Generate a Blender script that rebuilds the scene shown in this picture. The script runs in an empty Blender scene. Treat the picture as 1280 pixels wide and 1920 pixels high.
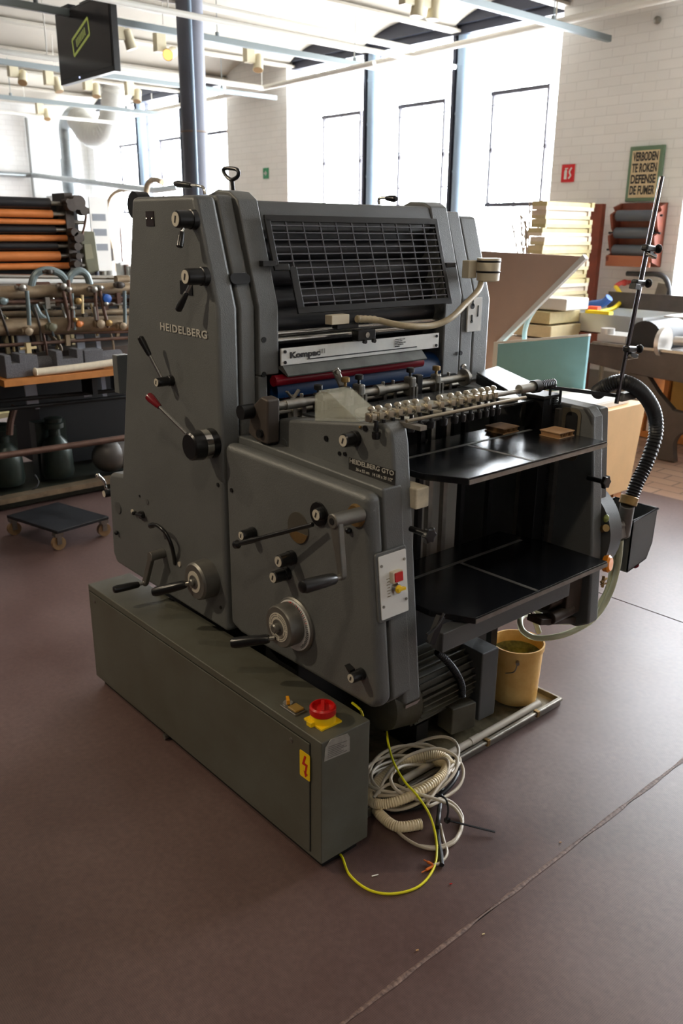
import bpy, bmesh, math, random
import numpy as np
from mathutils import Vector as V, Matrix, Quaternion
random.seed(7)
PI = math.pi
C = bpy.context.scene.collection
S = bpy.context.scene

# ------------------------------------------------------------------ camera
H = 1.5
yaw, pit, rol, FP = math.radians(48.63), math.radians(18.389), math.radians(.523), 1579.8
cf = V((-math.sin(yaw)*math.cos(pit), math.cos(yaw)*math.cos(pit), -math.sin(pit)))
r0 = V((math.cos(yaw), math.sin(yaw), 0)); u0 = r0.cross(cf)
cr = r0*math.cos(rol)+u0*math.sin(rol); cu = -r0*math.sin(rol)+u0*math.cos(rol)
CAM = V((0, 0, H))
def ray(px, py): return cf+cr*((px-640)/FP)-cu*((py-960)/FP)
def at(px, py, x=None, y=None, z=None):
    d = ray(px, py)
    if x is not None: t = (x-CAM.x)/d.x
    elif y is not None: t = (y-CAM.y)/d.y
    else: t = (z-CAM.z)/d.z
    return CAM+d*t
def atn(px, py, p, n):
    d = ray(px, py); return CAM+d*((V(p)-CAM).dot(V(n))/d.dot(V(n)))

cd = bpy.data.cameras.new('camera'); co = bpy.data.objects.new('camera', cd); C.objects.link(co)
co.matrix_world = Matrix(((cr.x, cu.x, -cf.x, CAM.x), (cr.y, cu.y, -cf.y, CAM.y), (cr.z, cu.z, -cf.z, CAM.z), (0, 0, 0, 1)))
cd.sensor_fit = 'HORIZONTAL'; cd.sensor_width = 24; cd.lens = FP/1280*24
cd.dof.use_dof = True; cd.dof.focus_distance = 2.35; cd.dof.aperture_fstop = 5.0
cd.clip_start = .05
S.camera = co

# ------------------------------------------------------------------ materials
def lin(c):
    return tuple((x/12.92 if x <= .04045 else ((x+.055)/1.055)**2.4) for x in [v/255 for v in c])
MATS = {}
def mat(name, rgb, rough=.5, metal=0, var=.0, vs=6, bump=0, bs=200, spec=.5, emit=0, ecol=None, coat=0, trans=0, var2=None):
    if name in MATS: return MATS[name]
    m = bpy.data.materials.new(name); m.use_nodes = True
    nt = m.node_tree; b = nt.nodes['Principled BSDF']
    c = lin(rgb)
    b.inputs['Base Color'].default_value = (*c, 1)
    b.inputs['Roughness'].default_value = rough; b.inputs['Metallic'].default_value = metal
    b.inputs['Specular IOR Level'].default_value = spec
    b.inputs['Coat Weight'].default_value = coat
    if trans: b.inputs['Transmission Weight'].default_value = trans
    if emit:
        b.inputs['Emission Color'].default_value = (*lin(ecol or rgb), 1); b.inputs['Emission Strength'].default_value = emit
    tc = nt.nodes.new('ShaderNodeTexCoord')
    if var:
        n = nt.nodes.new('ShaderNodeTexNoise'); n.inputs['Scale'].default_value = vs; n.inputs['Detail'].default_value = 6
        n.inputs['Roughness'].default_value = .65
        nt.links.new(tc.outputs['Object'], n.inputs['Vector'])
        r = nt.nodes.new('ShaderNodeValToRGB')
        d = lin(var2) if var2 else tuple(x*(1-var) for x in c)
        r.color_ramp.elements[0].position = .35; r.color_ramp.elements[1].position = .68
        r.color_ramp.elements[0].color = (*d, 1)
        r.color_ramp.elements[1].color = (*(c if var2 else tuple(min(1, x*(1+var)) for x in c)), 1)
        nt.links.new(n.outputs['Fac'], r.inputs['Fac']); nt.links.new(r.outputs['Color'], b.inputs['Base Color'])
        mr = nt.nodes.new('ShaderNodeMapRange'); mr.inputs['To Min'].default_value = max(.02, rough-.1); mr.inputs['To Max'].default_value = min(1, rough+.12)
        nt.links.new(n.outputs['Fac'], mr.inputs['Value']); nt.links.new(mr.outputs['Result'], b.inputs['Roughness'])
    if bump:
        n2 = nt.nodes.new('ShaderNodeTexNoise'); n2.inputs['Scale'].default_value = bs; n2.inputs['Detail'].default_value = 2
        nt.links.new(tc.outputs['Object'], n2.inputs['Vector'])
        bp = nt.nodes.new('ShaderNodeBump'); bp.inputs['Strength'].default_value = bump; bp.inputs['Distance'].default_value = .002
        nt.links.new(n2.outputs['Fac'], bp.inputs['Height']); nt.links.new(bp.outputs['Normal'], b.inputs['Normal'])
    MATS[name] = m; return m

PAINT = mat('hammered_grey_paint', (98, 100, 99), .42, .15, .10, 4, .35, 330)
PAINT2 = mat('smooth_grey_paint', (84, 85, 84), .4, .1, .12, 5, .15, 300)
CABP = mat('cabinet_grey_green_paint', (92, 93, 84), .45, .05, .10, 5, .12, 420, var2=(80, 78, 66))
DUSTY = mat('dusty_grey_paint', (92, 88, 74), .6, 0, .2, 7, .2, 300, var2=(66, 60, 46))
BLACK = mat('black_plastic', (18, 18, 19), .28, 0, 0)
BLACKM = mat('black_metal', (22, 22, 24), .35, .3, .2, 8, .1, 200)
DARK = mat('oily_dark_metal', (30, 29, 29), .5, .4, .3, 10, .1, 150)
VDARK = mat('interior_shade_black', (14, 14, 15), .6, .2)  # near-black for interiors, also painted shade in holes and under the press
CHROME = mat('chrome', (205, 203, 198), .16, 1, 0)
STEEL = mat('worn_steel', (150, 146, 138), .34, .9, .15, 30)
ALU = mat('white_enamelled_plate', (228, 229, 226), .42, .15, .03, 60)
CAST = mat('cast_grey_steel', (120, 118, 112), .42, .7, .12, 20)
BRASS = mat('brass', (150, 122, 78), .4, .8, .2, 20)
WHITE = mat('white_enamel', (226, 226, 222), .4)
CREAM = mat('cream_plastic', (214, 202, 176), .45, 0, .05, 8)
DISC = mat('engraved_label_disc', (205, 198, 182), .4, .2)
RED = mat('red_plastic', (196, 22, 18), .32)
DKRED = mat('dark_red_plastic', (110, 20, 28), .25)
YELL = mat('yellow_plastic', (242, 200, 10), .38)
AMBER = mat('amber_plastic', (224, 150, 16), .35)
TABLE = mat('polished_black_table', (20, 21, 24), .2, .2, .25, 9, .02, 60)
TAPE = mat('steel_strip', (118, 116, 110), .4, .5)
RUB = mat('black_rubber_roller', (26, 26, 29), .3)
HOSEB = mat('black_hose_rubber', (34, 34, 35), .42)
ORING = mat('bronze_roller_rubber', (206, 122, 62), .38, .1, .08, 12)
TAN = mat('aged_tan_steel', (150, 132, 108), .45, .5, .25, 14)
BROWNM = mat('rusty_brown_steel', (104, 78, 66), .5, .4, .25, 14)
GREENM = mat('grey_green_enamel', (108, 106, 84), .5, .1, .15, 8)
PIPEG = mat('grey_blue_pipe_paint', (120, 134, 136), .4, .3, .1, 10)
WOODO = mat('varnished_orange_wood', (196, 128, 66), .45, 0, .12, 14)
CLOTH = mat('cream_cloth', (226, 214, 190), .9, 0, .08, 30, .5, 120)
FELT = mat('speckled_grey_felt', (104, 104, 108), .95, 0, .35, 180, .5, 200)
PLY = mat('pale_plywood', (226, 184, 132), .55, 0, .06, 5)
PALEW = mat('pale_wood', (222, 200, 150), .6, 0, .14, 12)
DKWOOD = mat('red_brown_wood', (122, 58, 38), .5, 0, .18, 10)
PAPER = mat('white_paper', (236, 234, 228), .8)
TEAL = mat('teal_painted_board', (140, 192, 200), .6, 0, .05, 6)
BRBOARD = mat('brown_hardboard', (204, 176, 160), .75, 0, .04, 5)
GALV = mat('galvanised_steel', (176, 184, 188), .32, .8, .1, 9)
CASTDK = mat('dark_cast_iron', (74, 66, 60), .5, .3, .25, 6)
COLM = mat('column_blue_grey_paint', (124, 127, 140), .5, .05, .06, 5)
BLUEP = mat('blue_plastic', (40, 92, 176), .4)
YHOSE = mat('yellow_hose', (236, 206, 30), .4)
SIGNRED = mat('sign_red', (206, 36, 40), .5)
SIGNGRN = mat('sign_green', (40, 130, 84), .5)
POSTG = mat('poster_green_frame', (98, 120, 96), .6)
POSTB = mat('poster_aged_paper', (206, 184, 146), .7, 0, .08, 10)
INK = mat('poster_black_ink', (38, 34, 34), .6)
LETTER = mat('raised_silver_lettering', (200, 196, 186), .4, .3)
CABGREY = mat('beige_cable_sheath', (196, 184, 164), .42)
CONDUIT = mat('cream_corrugated_conduit', (232, 214, 176), .4)
CABBLK = mat('black_cable_sheath', (34, 34, 36), .4)
EARTH = mat('yellow_green_sheath', (226, 218, 24), .4)
COPPER = mat('orange_ferrule', (226, 116, 40), .4)
CLEAR = mat('clear_hose', (222, 224, 186), .15, 0, 0, trans=.3)
BUCKM = mat('stained_yellow_bucket', (244, 204, 128), .45, 0, .2, 9, var2=(222, 168, 88))
SLUDGE = mat('dried_green_residue', (170, 164, 84), .85, 0, .5, 18, .5, 40, var2=(70, 66, 30))
TRAYM = mat('dirty_drip_tray', (164, 154, 126), .35, .3, .4, 9, var2=(70, 60, 40))
PVC = mat('grey_pvc_pipe', (186, 176, 160), .4, 0, .06, 10)
CARD = mat('corrugated_cardboard', (170, 132, 92), .8, 0, .1, 20)
PAINTW = mat('white_window_paint', (224, 226, 228), .5)
MULL = mat('mullion_blue_paint', (150, 170, 190), .45, .1)
FRAMED = mat('weathered_dark_frame', (70, 66, 72), .6)
DARKBL = mat('dark_blue_grey_steel_and_shade', (52, 54, 66), .5, .2)  # steel parts, and lunettes with their unlit tone in the colour
RAILM = mat('grey_strut_rail', (130, 138, 140), .45, .4)
TRACKW = mat('white_track_enamel', (232, 230, 222), .5)
SPOTM = mat('cream_spot_housing', (220, 210, 180), .45)
LAMPON = mat('lit_lamp_lens', (255, 224, 160), .4, emit=1.7, ecol=(255, 186, 96))
BLUECYL = mat('blue_rubber_blanket', (14, 54, 100), .4)
REDROLL = mat('red_roller', (130, 18, 34), .25)

def transp(name, rgb, alpha, rough=.1):
    m = bpy.data.materials.new(name); m.use_nodes = True; nt = m.node_tree
    b = nt.nodes['Principled BSDF']; b.inputs['Base Color'].default_value = (*lin(rgb), 1); b.inputs['Roughness'].default_value = rough
    t = nt.nodes.new('ShaderNodeBsdfTransparent'); mx = nt.nodes.new('ShaderNodeMixShader')
    mx.inputs[0].default_value = alpha
    nt.links.new(t.outputs[0], mx.inputs[1]); nt.links.new(b.outputs[0], mx.inputs[2])
    nt.links.new(mx.outputs[0], nt.nodes['Material Output'].inputs['Surface']); return m
GLASS = transp('window_glass', (240, 244, 246), .07, .05)
PERSP = transp('scratched_clear_plastic', (200, 200, 184), .24, .2)

def brick_wall_mat():
    m = bpy.data.materials.new('white_painted_brick'); m.use_nodes = True; nt = m.node_tree; b = nt.nodes['Principled BSDF']
    tc = nt.nodes.new('ShaderNodeTexCoord'); sep = nt.nodes.new('ShaderNodeSeparateXYZ'); nt.links.new(tc.outputs['Object'], sep.inputs[0])
    ad = nt.nodes.new('ShaderNodeMath'); nt.links.new(sep.outputs[0], ad.inputs[0]); nt.links.new(sep.outputs[1], ad.inputs[1])
    cmb = nt.nodes.new('ShaderNodeCombineXYZ'); nt.links.new(ad.outputs[0], cmb.inputs[0]); nt.links.new(sep.outputs[2], cmb.inputs[1])
    br = nt.nodes.new('ShaderNodeTexBrick'); nt.links.new(cmb.outputs[0], br.inputs['Vector'])
    br.inputs['Scale'].default_value = 1; br.inputs['Brick Width'].default_value = .22; br.inputs['Row Height'].default_value = .075
    br.inputs['Mortar Size'].default_value = .006; br.inputs['Mortar Smooth'].default_value = .6
    br.inputs['Color1'].default_value = (.86, .84, .81, 1); br.inputs['Color2'].default_value = (.83, .81, .78, 1); br.inputs['Mortar'].default_value = (.76, .74, .71, 1)
    n = nt.nodes.new('ShaderNodeTexNoise'); n.inputs['Scale'].default_value = 2.2; n.inputs['Detail'].default_value = 5
    nt.links.new(tc.outputs['Object'], n.inputs['Vector'])
    mx = nt.nodes.new('ShaderNodeMix'); mx.data_type = 'RGBA'; mx.blend_type = 'MULTIPLY'; mx.inputs[0].default_value = .12
    nt.links.new(br.outputs['Color'], mx.inputs[6]); nt.links.new(n.outputs['Fac'], mx.inputs[7])
    nt.links.new(mx.outputs[2], b.inputs['Base Color'])
    bp = nt.nodes.new('ShaderNodeBump'); bp.inputs['Strength'].default_value = .22; bp.inputs['Distance'].default_value = .005; bp.invert = True
    nt.links.new(br.outputs['Fac'], bp.inputs['Height']); nt.links.new(bp.outputs['Normal'], b.inputs['Normal'])
    b.inputs['Roughness'].default_value = .75
    return m
BRICK = brick_wall_mat()

def mat_floor():
    m = bpy.data.materials.new('ribbed_brown_floor_panel'); m.use_nodes = True; nt = m.node_tree; b = nt.nodes['Principled BSDF']
    tc = nt.nodes.new('ShaderNodeTexCoord')
    def noise(s, d=5, r=.6):
        n = nt.nodes.new('ShaderNodeTexNoise'); n.inputs['Scale'].default_value = s; n.inputs['Detail'].default_value = d; n.inputs['Roughness'].default_value = r
        nt.links.new(tc.outputs['Object'], n.inputs['Vector']); return n
    n1 = noise(1.6); n2 = noise(60, 3)
    r = nt.nodes.new('ShaderNodeValToRGB'); r.color_ramp.elements[0].position = .3; r.color_ramp.elements[1].position = .72
    r.color_ramp.elements[0].color = (*lin((84, 64, 60)), 1); r.color_ramp.elements[1].color = (*lin((108, 88, 84)), 1)
    nt.links.new(n1.outputs['Fac'], r.inputs['Fac'])
    mx = nt.nodes.new('ShaderNodeMix'); mx.data_type = 'RGBA'; mx.blend_type = 'OVERLAY'; mx.inputs[0].default_value = .35
    nt.links.new(r.outputs['Color'], mx.inputs[6]); nt.links.new(n2.outputs['Fac'], mx.inputs[7]); nt.links.new(mx.outputs[2], b.inputs['Base Color'])
    # fine mesh embossing: product of two wave bands
    ws = []
    for dr in ('X', 'Y'):
        w = nt.nodes.new('ShaderNodeTexWave'); w.bands_direction = dr; w.inputs['Scale'].default_value = 75
        nt.links.new(tc.outputs['Object'], w.inputs['Vector']); ws.append(w)
    mu = nt.nodes.new('ShaderNodeMath'); mu.operation = 'MULTIPLY'
    nt.links.new(ws[0].outputs['Fac'], mu.inputs[0]); nt.links.new(ws[1].outputs['Fac'], mu.inputs[1])
    mx2 = nt.nodes.new('ShaderNodeMix'); mx2.data_type = 'RGBA'; mx2.blend_type = 'MULTIPLY'; mx2.inputs[0].default_value = .55
    rr = nt.nodes.new('ShaderNodeMapRange'); rr.inputs['From Max'].default_value = .6; rr.inputs['To Min'].default_value = 1.25; rr.inputs['To Max'].default_value = .55
    nt.links.new(mu.outputs[0], rr.inputs['Value']); nt.links.new(mx.outputs[2], mx2.inputs[6]); nt.links.new(rr.outputs['Result'], mx2.inputs[7]); nt.links.new(mx2.outputs[2], b.inputs['Base Color'])
    bp = nt.nodes.new('ShaderNodeBump'); bp.inputs['Strength'].default_value = .10; bp.inputs['Distance'].default_value = .001
    nt.links.new(mu.outputs[0], bp.inputs['Height']); nt.links.new(bp.outputs['Normal'], b.inputs['Normal'])
    mr = nt.nodes.new('ShaderNodeMapRange'); mr.inputs['To Min'].default_value = .30; mr.inputs['To Max'].default_value = .46
    nt.links.new(n1.outputs['Fac'], mr.inputs['Value']); nt.links.new(mr.outputs['Result'], b.inputs['Roughness'])
    b.inputs['Specular IOR Level'].default_value = .55
    return m
FLOORM = mat_floor()
def brick_floor():
    m = bpy.data.materials.new('worn_red_brick_paving'); m.use_nodes = True; nt = m.node_tree; b = nt.nodes['Principled BSDF']
    tc = nt.nodes.new('ShaderNodeTexCoord'); br = nt.nodes.new('ShaderNodeTexBrick'); nt.links.new(tc.outputs['Object'], br.inputs['Vector'])
    br.inputs['Scale'].default_value = 1; br.inputs['Brick Width'].default_value = .24; br.inputs['Row Height'].default_value = .12; br.inputs['Mortar Size'].default_value = .006
    br.inputs['Color1'].default_value = (*lin((176, 148, 128)), 1); br.inputs['Color2'].default_value = (*lin((156, 126, 108)), 1); br.inputs['Mortar'].default_value = (*lin((110, 92, 80)), 1)
    nt.links.new(br.outputs['Color'], b.inputs['Base Color']); b.inputs['Roughness'].default_value = .38
    return m
PAVE = brick_floor()
PLASTER = mat('cream_ceiling_plaster', (184, 177, 165), .8, 0, .05, 1.5, .2, 8)
BEAMM = mat('cream_beam_paint', (180, 173, 160), .6, 0, .06, 3)

# ------------------------------------------------------------------ geometry helpers
WL = {}
def cat_rom(pts, n=6, closed=False):
    pts = [V(p) for p in pts]; out = []; N = len(pts)
    rng = range(N if closed else N-1)
    for i in rng:
        if closed: a, b, c, d = pts[(i-1) % N], pts[i], pts[(i+1) % N], pts[(i+2) % N]
        else: a, b, c, d = pts[max(i-1, 0)], pts[i], pts[i+1], pts[min(i+2, N-1)]
        for k in range(n):
            t = k/n
            out.append(.5*((2*b)+(c-a)*t+(2*a-5*b+4*c-d)*t*t+(3*b-a-3*c+d)*t**3))
    if not closed: out.append(pts[-1])
    return out
def frame(d):
    d = V(d).normalized(); a = V((0, 0, 1)) if abs(d.z) < .9 else V((1, 0, 0))
    s = d.cross(a).normalized(); return d, s, s.cross(d)
class MB:
    def __init__(s): s.bm = bmesh.new()
    def hexa(s, c, ax, ay, az):
        c, ax, ay, az = V(c), V(ax)/2, V(ay)/2, V(az)/2
        v = [s.bm.verts.new(c+ax*i+ay*j+az*k) for i in (-1, 1) for j in (-1, 1) for k in (-1, 1)]
        for f in ((0, 1, 3, 2), (4, 6, 7, 5), (0, 4, 5, 1), (2, 3, 7, 6), (0, 2, 6, 4), (1, 5, 7, 3)): s.bm.faces.new([v[i] for i in f])
        return s
    def box(s, x0, x1, y0, y1, z0, z1):
        return s.hexa(((x0+x1)/2, (y0+y1)/2, (z0+z1)/2), (x1-x0, 0, 0), (0, y1-y0, 0), (0, 0, z1-z0))
    def bar(s, p0, p1, w, h, up=(0, 0, 1)):
        p0, p1 = V(p0), V(p1); d = (p1-p0); u = V(up); sd = d.cross(u)
        if sd.length < 1e-6: sd = d.cross(V((1, 0, 0)))
        sd.normalize(); u = sd.cross(d).normalized()
        return s.hexa((p0+p1)/2, d, sd*w, u*h)
    def lathe(s, p0, d, prof, seg=24, cap=True):
        p0 = V(p0); d, a, b = frame(d); rings = []
        for t, r in prof:
            if r < 1e-5: rings.append([s.bm.verts.new(p0+d*t)])
            else: rings.append([s.bm.verts.new(p0+d*t+(a*math.cos(2*PI*k/seg)+b*math.sin(2*PI*k/seg))*r) for k in range(seg)])
        for A, B in zip(rings, rings[1:]):
            for k in range(seg):
                k2 = (k+1) % seg
                if len(A) == 1 and len(B) == 1: continue
                if len(A) == 1: s.bm.faces.new((A[0], B[k], B[k2]))
                elif len(B) == 1: s.bm.faces.new((A[k], A[k2], B[0]))
                else: s.bm.faces.new((A[k], A[k2], B[k2], B[k]))
        if cap:
            if len(rings[0]) > 1: s.bm.faces.new(rings[0][::-1])
            if len(rings[-1]) > 1: s.bm.faces.new(rings[-1])
        return s
    def cyl(s, p0, p1, r, r1=None, seg=24, ch=0):
        p0, p1 = V(p0), V(p1); L = (p1-p0).length; r1 = r if r1 is None else r1
        pr = [(0, r), (L, r1)] if not ch else [(0, r-ch), (ch, r), (L-ch, r1), (L, r1-ch)]
        return s.lathe(p0, p1-p0, pr, seg)
    def ball(s, c, r, sc=(1, 1, 1), seg=16):
        c = V(c); d = V((0, 0, 1)); n = seg//2
        rings = []
        for i in range(n+1):
            th = PI*i/n
            if i in (0, n): rings.append([s.bm.verts.new(c+V((0, 0, r*math.cos(th)*sc[2])))])
            else: rings.append([s.bm.verts.new(c+V((r*math.sin(th)*math.cos(2*PI*k/seg)*sc[0], r*math.sin(th)*math.sin(2*PI*k/seg)*sc[1], r*math.cos(th)*sc[2]))) for k in range(seg)])
        for A, B in zip(rings, rings[1:]):
            for k in range(seg):
                k2 = (k+1) % seg
                if len(A) == 1: s.bm.faces.new((A[0], B[k], B[k2]))
                elif len(B) == 1: s.bm.faces.new((A[k], B[0], A[k2]))
                else: s.bm.faces.new((A[k], B[k], B[k2], A[k2]))
        return s
    def tube(s, pts, r, seg=10, closed=False, cap=True):
        pts = [V(p) for p in pts]; N = len(pts); rings = []; prev = None
        rf = r if callable(r) else (lambda i: r)
        for i, p in enumerate(pts):
            if closed: d = pts[(i+1) % N]-pts[(i-1) % N]
            else: d = pts[min(i+1, N-1)]-pts[max(i-1, 0)]
            if d.length < 1e-9: d = V((0, 0, 1))
            d.normalize()
            if prev is None: _, a, b = frame(d)
            else:
                a = prev-d*prev.dot(d)
                if a.length < 1e-6: _, a, b = frame(d)
                a.normalize(); b = a.cross(d)
            prev = a
            rings.append([s.bm.verts.new(p+(a*math.cos(2*PI*k/seg)+b*math.sin(2*PI*k/seg))*rf(i)) for k in range(seg)])
        prs = list(zip(rings, rings[1:]))
        if closed: prs.append((rings[-1], rings[0]))
        for A, B in prs:
            for k in range(seg):
                k2 = (k+1) % seg; s.bm.faces.new((A[k], A[k2], B[k2], B[k]))
        if cap and not closed: s.bm.faces.new(rings[0][::-1]); s.bm.faces.new(rings[-1])
        return s
    def prism(s, pts, vec):
        pts = [V(p) for p in pts]; vec = V(vec)
        a = [s.bm.verts.new(p) for p in pts]; b = [s.bm.verts.new(p+vec) for p in pts]
        s.bm.faces.new(a); s.bm.faces.new(b[::-1])
        for i in range(len(pts)):
            j = (i+1) % len(pts); s.bm.faces.new((a[i], b[i], b[j], a[j]))
        return s
    def holed(s, outer, holes, vec):
        vec = V(vec)
        for off in (V((0, 0, 0)), vec):
            es = []
            for lp in [outer]+holes:
                vs = [s.bm.verts.new(V(p)+off) for p in lp]
                es += [s.bm.edges.new((vs[i], vs[(i+1) % len(vs)])) for i in range(len(vs))]
            bmesh.ops.triangle_fill(s.bm, edges=es, use_beauty=True, use_dissolve=False)
        for lp in [outer]+holes:
            a = [s.bm.verts.new(V(p)) for p in lp]; b = [s.bm.verts.new(V(p)+vec) for p in lp]
            for i in range(len(lp)):
                j = (i+1) % len(lp); s.bm.faces.new((a[i], a[j], b[j], b[i]))
        bmesh.ops.remove_doubles(s.bm, verts=s.bm.verts, dist=1e-6)
        return s
    def grid(s, rows):
        vs = [[s.bm.verts.new(V(p)) for p in r] for r in rows]
        for A, B in zip(vs, vs[1:]):
            for i in range(len(A)-1): s.bm.faces.new((A[i], A[i+1], B[i+1], B[i]))
        return s
    def build(s, name, m, parent=None, label=None, bevel=0, ang=35, solid=0, cat=None, group=None, kind=None, seg=2):
        bmesh.ops.recalc_face_normals(s.bm, faces=s.bm.faces)
        me = bpy.data.meshes.new(name); s.bm.to_mesh(me); s.bm.free()
        co_ = np.empty(len(me.vertices)*3); me.vertices.foreach_get('co', co_); co_ = co_.reshape(-1, 3)
        lo, hi = co_.min(0), co_.max(0); c = V(((lo[0]+hi[0])/2, (lo[1]+hi[1])/2, lo[2]))
        me.transform(Matrix.Translation(-c))
        me.shade_smooth(); me.set_sharp_from_angle(angle=math.radians(ang))
        me.materials.append(m)
        o = bpy.data.objects.new(name, me); C.objects.link(o)
        WL[o.name] = c
        if parent: o.parent = parent; o.location = c-WL[parent.name]
        else: o.location = c
        if bevel:
            b = o.modifiers.new('bevel', 'BEVEL'); b.width = bevel; b.segments = seg; b.limit_method = 'ANGLE'; b.angle_limit = math.radians(40); b.harden_normals = True
        if solid:
            q = o.modifiers.new('solid', 'SOLIDIFY'); q.thickness = solid; q.offset = 0
        for k, v in (('label', label), ('category', cat), ('group', group), ('kind', kind)):
            if v: o[k] = v
        return o
def thing(name, label, cat, loc, group=None):
    o = bpy.data.objects.new(name, None); C.objects.link(o); o.location = V(loc); o.empty_display_size = .1
    o['label'] = label; o['category'] = cat
    if group: o['group'] = group
    WL[o.name] = V(loc); return o
def copy_tree(o, parent=None):
    c = o.copy(); C.objects.link(c); c.parent = parent
    WL[c.name] = WL[o.name].copy()
    for ch in list(o.children): copy_tree(ch, c)
    return c
DG = None
def text_mesh(body, origin, right, up, width, height, offset=.0, sp=1.0, font_scale=None, align_fit=True, name=None):
    cu_ = bpy.data.curves.new('lettering', 'FONT'); cu_.body = body; cu_.offset = offset; cu_.extrude = 0; cu_.resolution_u = 3
    cu_.space_character = sp
    ob = bpy.data.objects.new('lettering_tmp', cu_); C.objects.link(ob)
    bpy.context.view_layer.update(); dg = bpy.context.evaluated_depsgraph_get()
    me = bpy.data.meshes.new_from_object(ob.evaluated_get(dg))
    bpy.data.objects.remove(ob); bpy.data.curves.remove(cu_)
    xs = [v.co.x for v in me.vertices]; ys = [v.co.y for v in me.vertices]
    x0, x1, y0, y1 = min(xs), max(xs), min(ys), max(ys)
    right, up, origin = V(right).normalized(), V(up).normalized(), V(origin)
    n = right.cross(up).normalized()
    mb = MB(); vs = []
    for v in me.vertices:
        vs.append(mb.bm.verts.new(origin+right*((v.co.x-x0)/(x1-x0)*width)+up*((v.co.y-y0)/(y1-y0)*height)))
    for p in me.polygons:
        try: mb.bm.faces.new([vs[i] for i in p.vertices])
        except ValueError: pass
    bpy.data.meshes.remove(me)
    ret = bmesh.ops.extrude_face_region(mb.bm, geom=list(mb.bm.faces))
    bmesh.ops.translate(mb.bm, verts=[g for g in ret['geom'] if isinstance(g, bmesh.types.BMVert)], vec=n*.0012)
    return mb
def circle(c, n, r, seg=28, rx=None):
    d, a, b = frame(n); return [V(c)+a*math.cos(2*PI*k/seg)*r+b*math.sin(2*PI*k/seg)*(rx or r) for k in range(seg)]
def rrect(c, u, v, w, h, r, n=4):
    c, u, v = V(c), V(u).normalized(), V(v).normalized(); out = []
    for sx, sy, a0 in ((1, 1, 0), (-1, 1, 90), (-1, -1, 180), (1, -1, 270)):
        for k in range(n+1):
            a = math.radians(a0+90*k/n)
            out.append(c+u*(sx*(w/2-r)+r*math.cos(a))+v*(sy*(h/2-r)+r*math.sin(a)))
    return out
UX, UY, UZ = V((1, 0, 0)), V((0, 1, 0)), V((0, 0, 1))
def struct(name, mb, m, **k):
    o = mb.build(name, m, **k); o['kind'] = 'structure'; return o
# ------------------------------------------------------------------ room
YW, YG = 7.0, 7.32            # inner face of the window wall, plane of the glazing
XL, XR, YB = -14.6, 3.2, -4.2
ZT = 3.40                     # underside of the ceiling beams
BAY = 1.327
WX0 = -9.03                   # left edge of the middle window
WW = 3*BAY
PER = 5.31
wins = [(WX0-PER, WX0-PER+WW), (WX0, WX0+WW), (WX0+PER, WX0+PER+WW)]
ZS = .86
# floor: dark embossed panels up to the seam lines, brick paving beyond
xs = -.948
fl = MB()
fl.box(XL, xs-.004, YB, 3.108, -.05, 0); fl.box(xs+.004, XR, YB, 3.108, -.05, 0)
fl.box(XL, xs-.004, 3.116, 4.68, -.05, 0); fl.box(xs+.004, XR, 3.116, 4.68, -.05, 0)
struct('floor', fl, FLOORM)
struct('floor_paving', MB().box(XL, XR, 4.68, 7.6, -.06, -.006), PAVE)
struct('trim_1', MB().box(XL, XR, YB, 7.6, -.1, -.051), DARK)
seam = MB(); 
pts = [];
for i in range(240):
    y = YB+(3.1-YB)*i/239; pts.append((y, .0035+.0015*math.sin(i*.9)+.003*random.random()))
rows = [[(xs-w*.9, y, .0012) for y, w in pts], [(xs-w*.2, y, .0022) for y, w in pts], [(xs+w*.2, y, .0022) for y, w in pts], [(xs+w, y, .0012) for y, w in pts]]
seam.grid(rows)
SEAMM = mat('worn_seam_edge', (138, 112, 100), .6, 0, .3, 90, .4, 100, var2=(70, 50, 44))
struct('trim_2', seam, SEAMM)

# window wall with reveals
w = MB(); T = .45
edges = [XL-.3]+[e for a, b in wins for e in (a, b)]+[XR]
for a, b in zip(edges[::2], edges[1::2]): w.box(a, b, YW, YW+T, 0, 4.1)
for a, b in wins: w.box(a, b, YW, YW+T, 0, ZS)
struct('wall_window_side', w, BRICK)
struct('wall_left', MB().box(XL-.3, XL, YB, YW, 0, 4.1), BRICK)
DKWALL = mat('low_bounce_back_wall', (74, 66, 60), .8, 0, .1, 2)  # unseen wall, coloured dark to cut its bounce onto the press front
struct('wall_back', MB().box(XL, XR, YB-.3, YB, 0, 4.1), DKWALL)
struct('wall_right', MB().box(XR, XR+.3, YB, YW+T, 0, 4.1), BRICK)
base = MB()
for a, b in zip(edges[::2], edges[1::2]): base.box(a, b, YW-.012, YW, 0, .3)
struct('baseboard_window_side', base, mat('skirting_paint', (150, 146, 138), .5))

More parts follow.
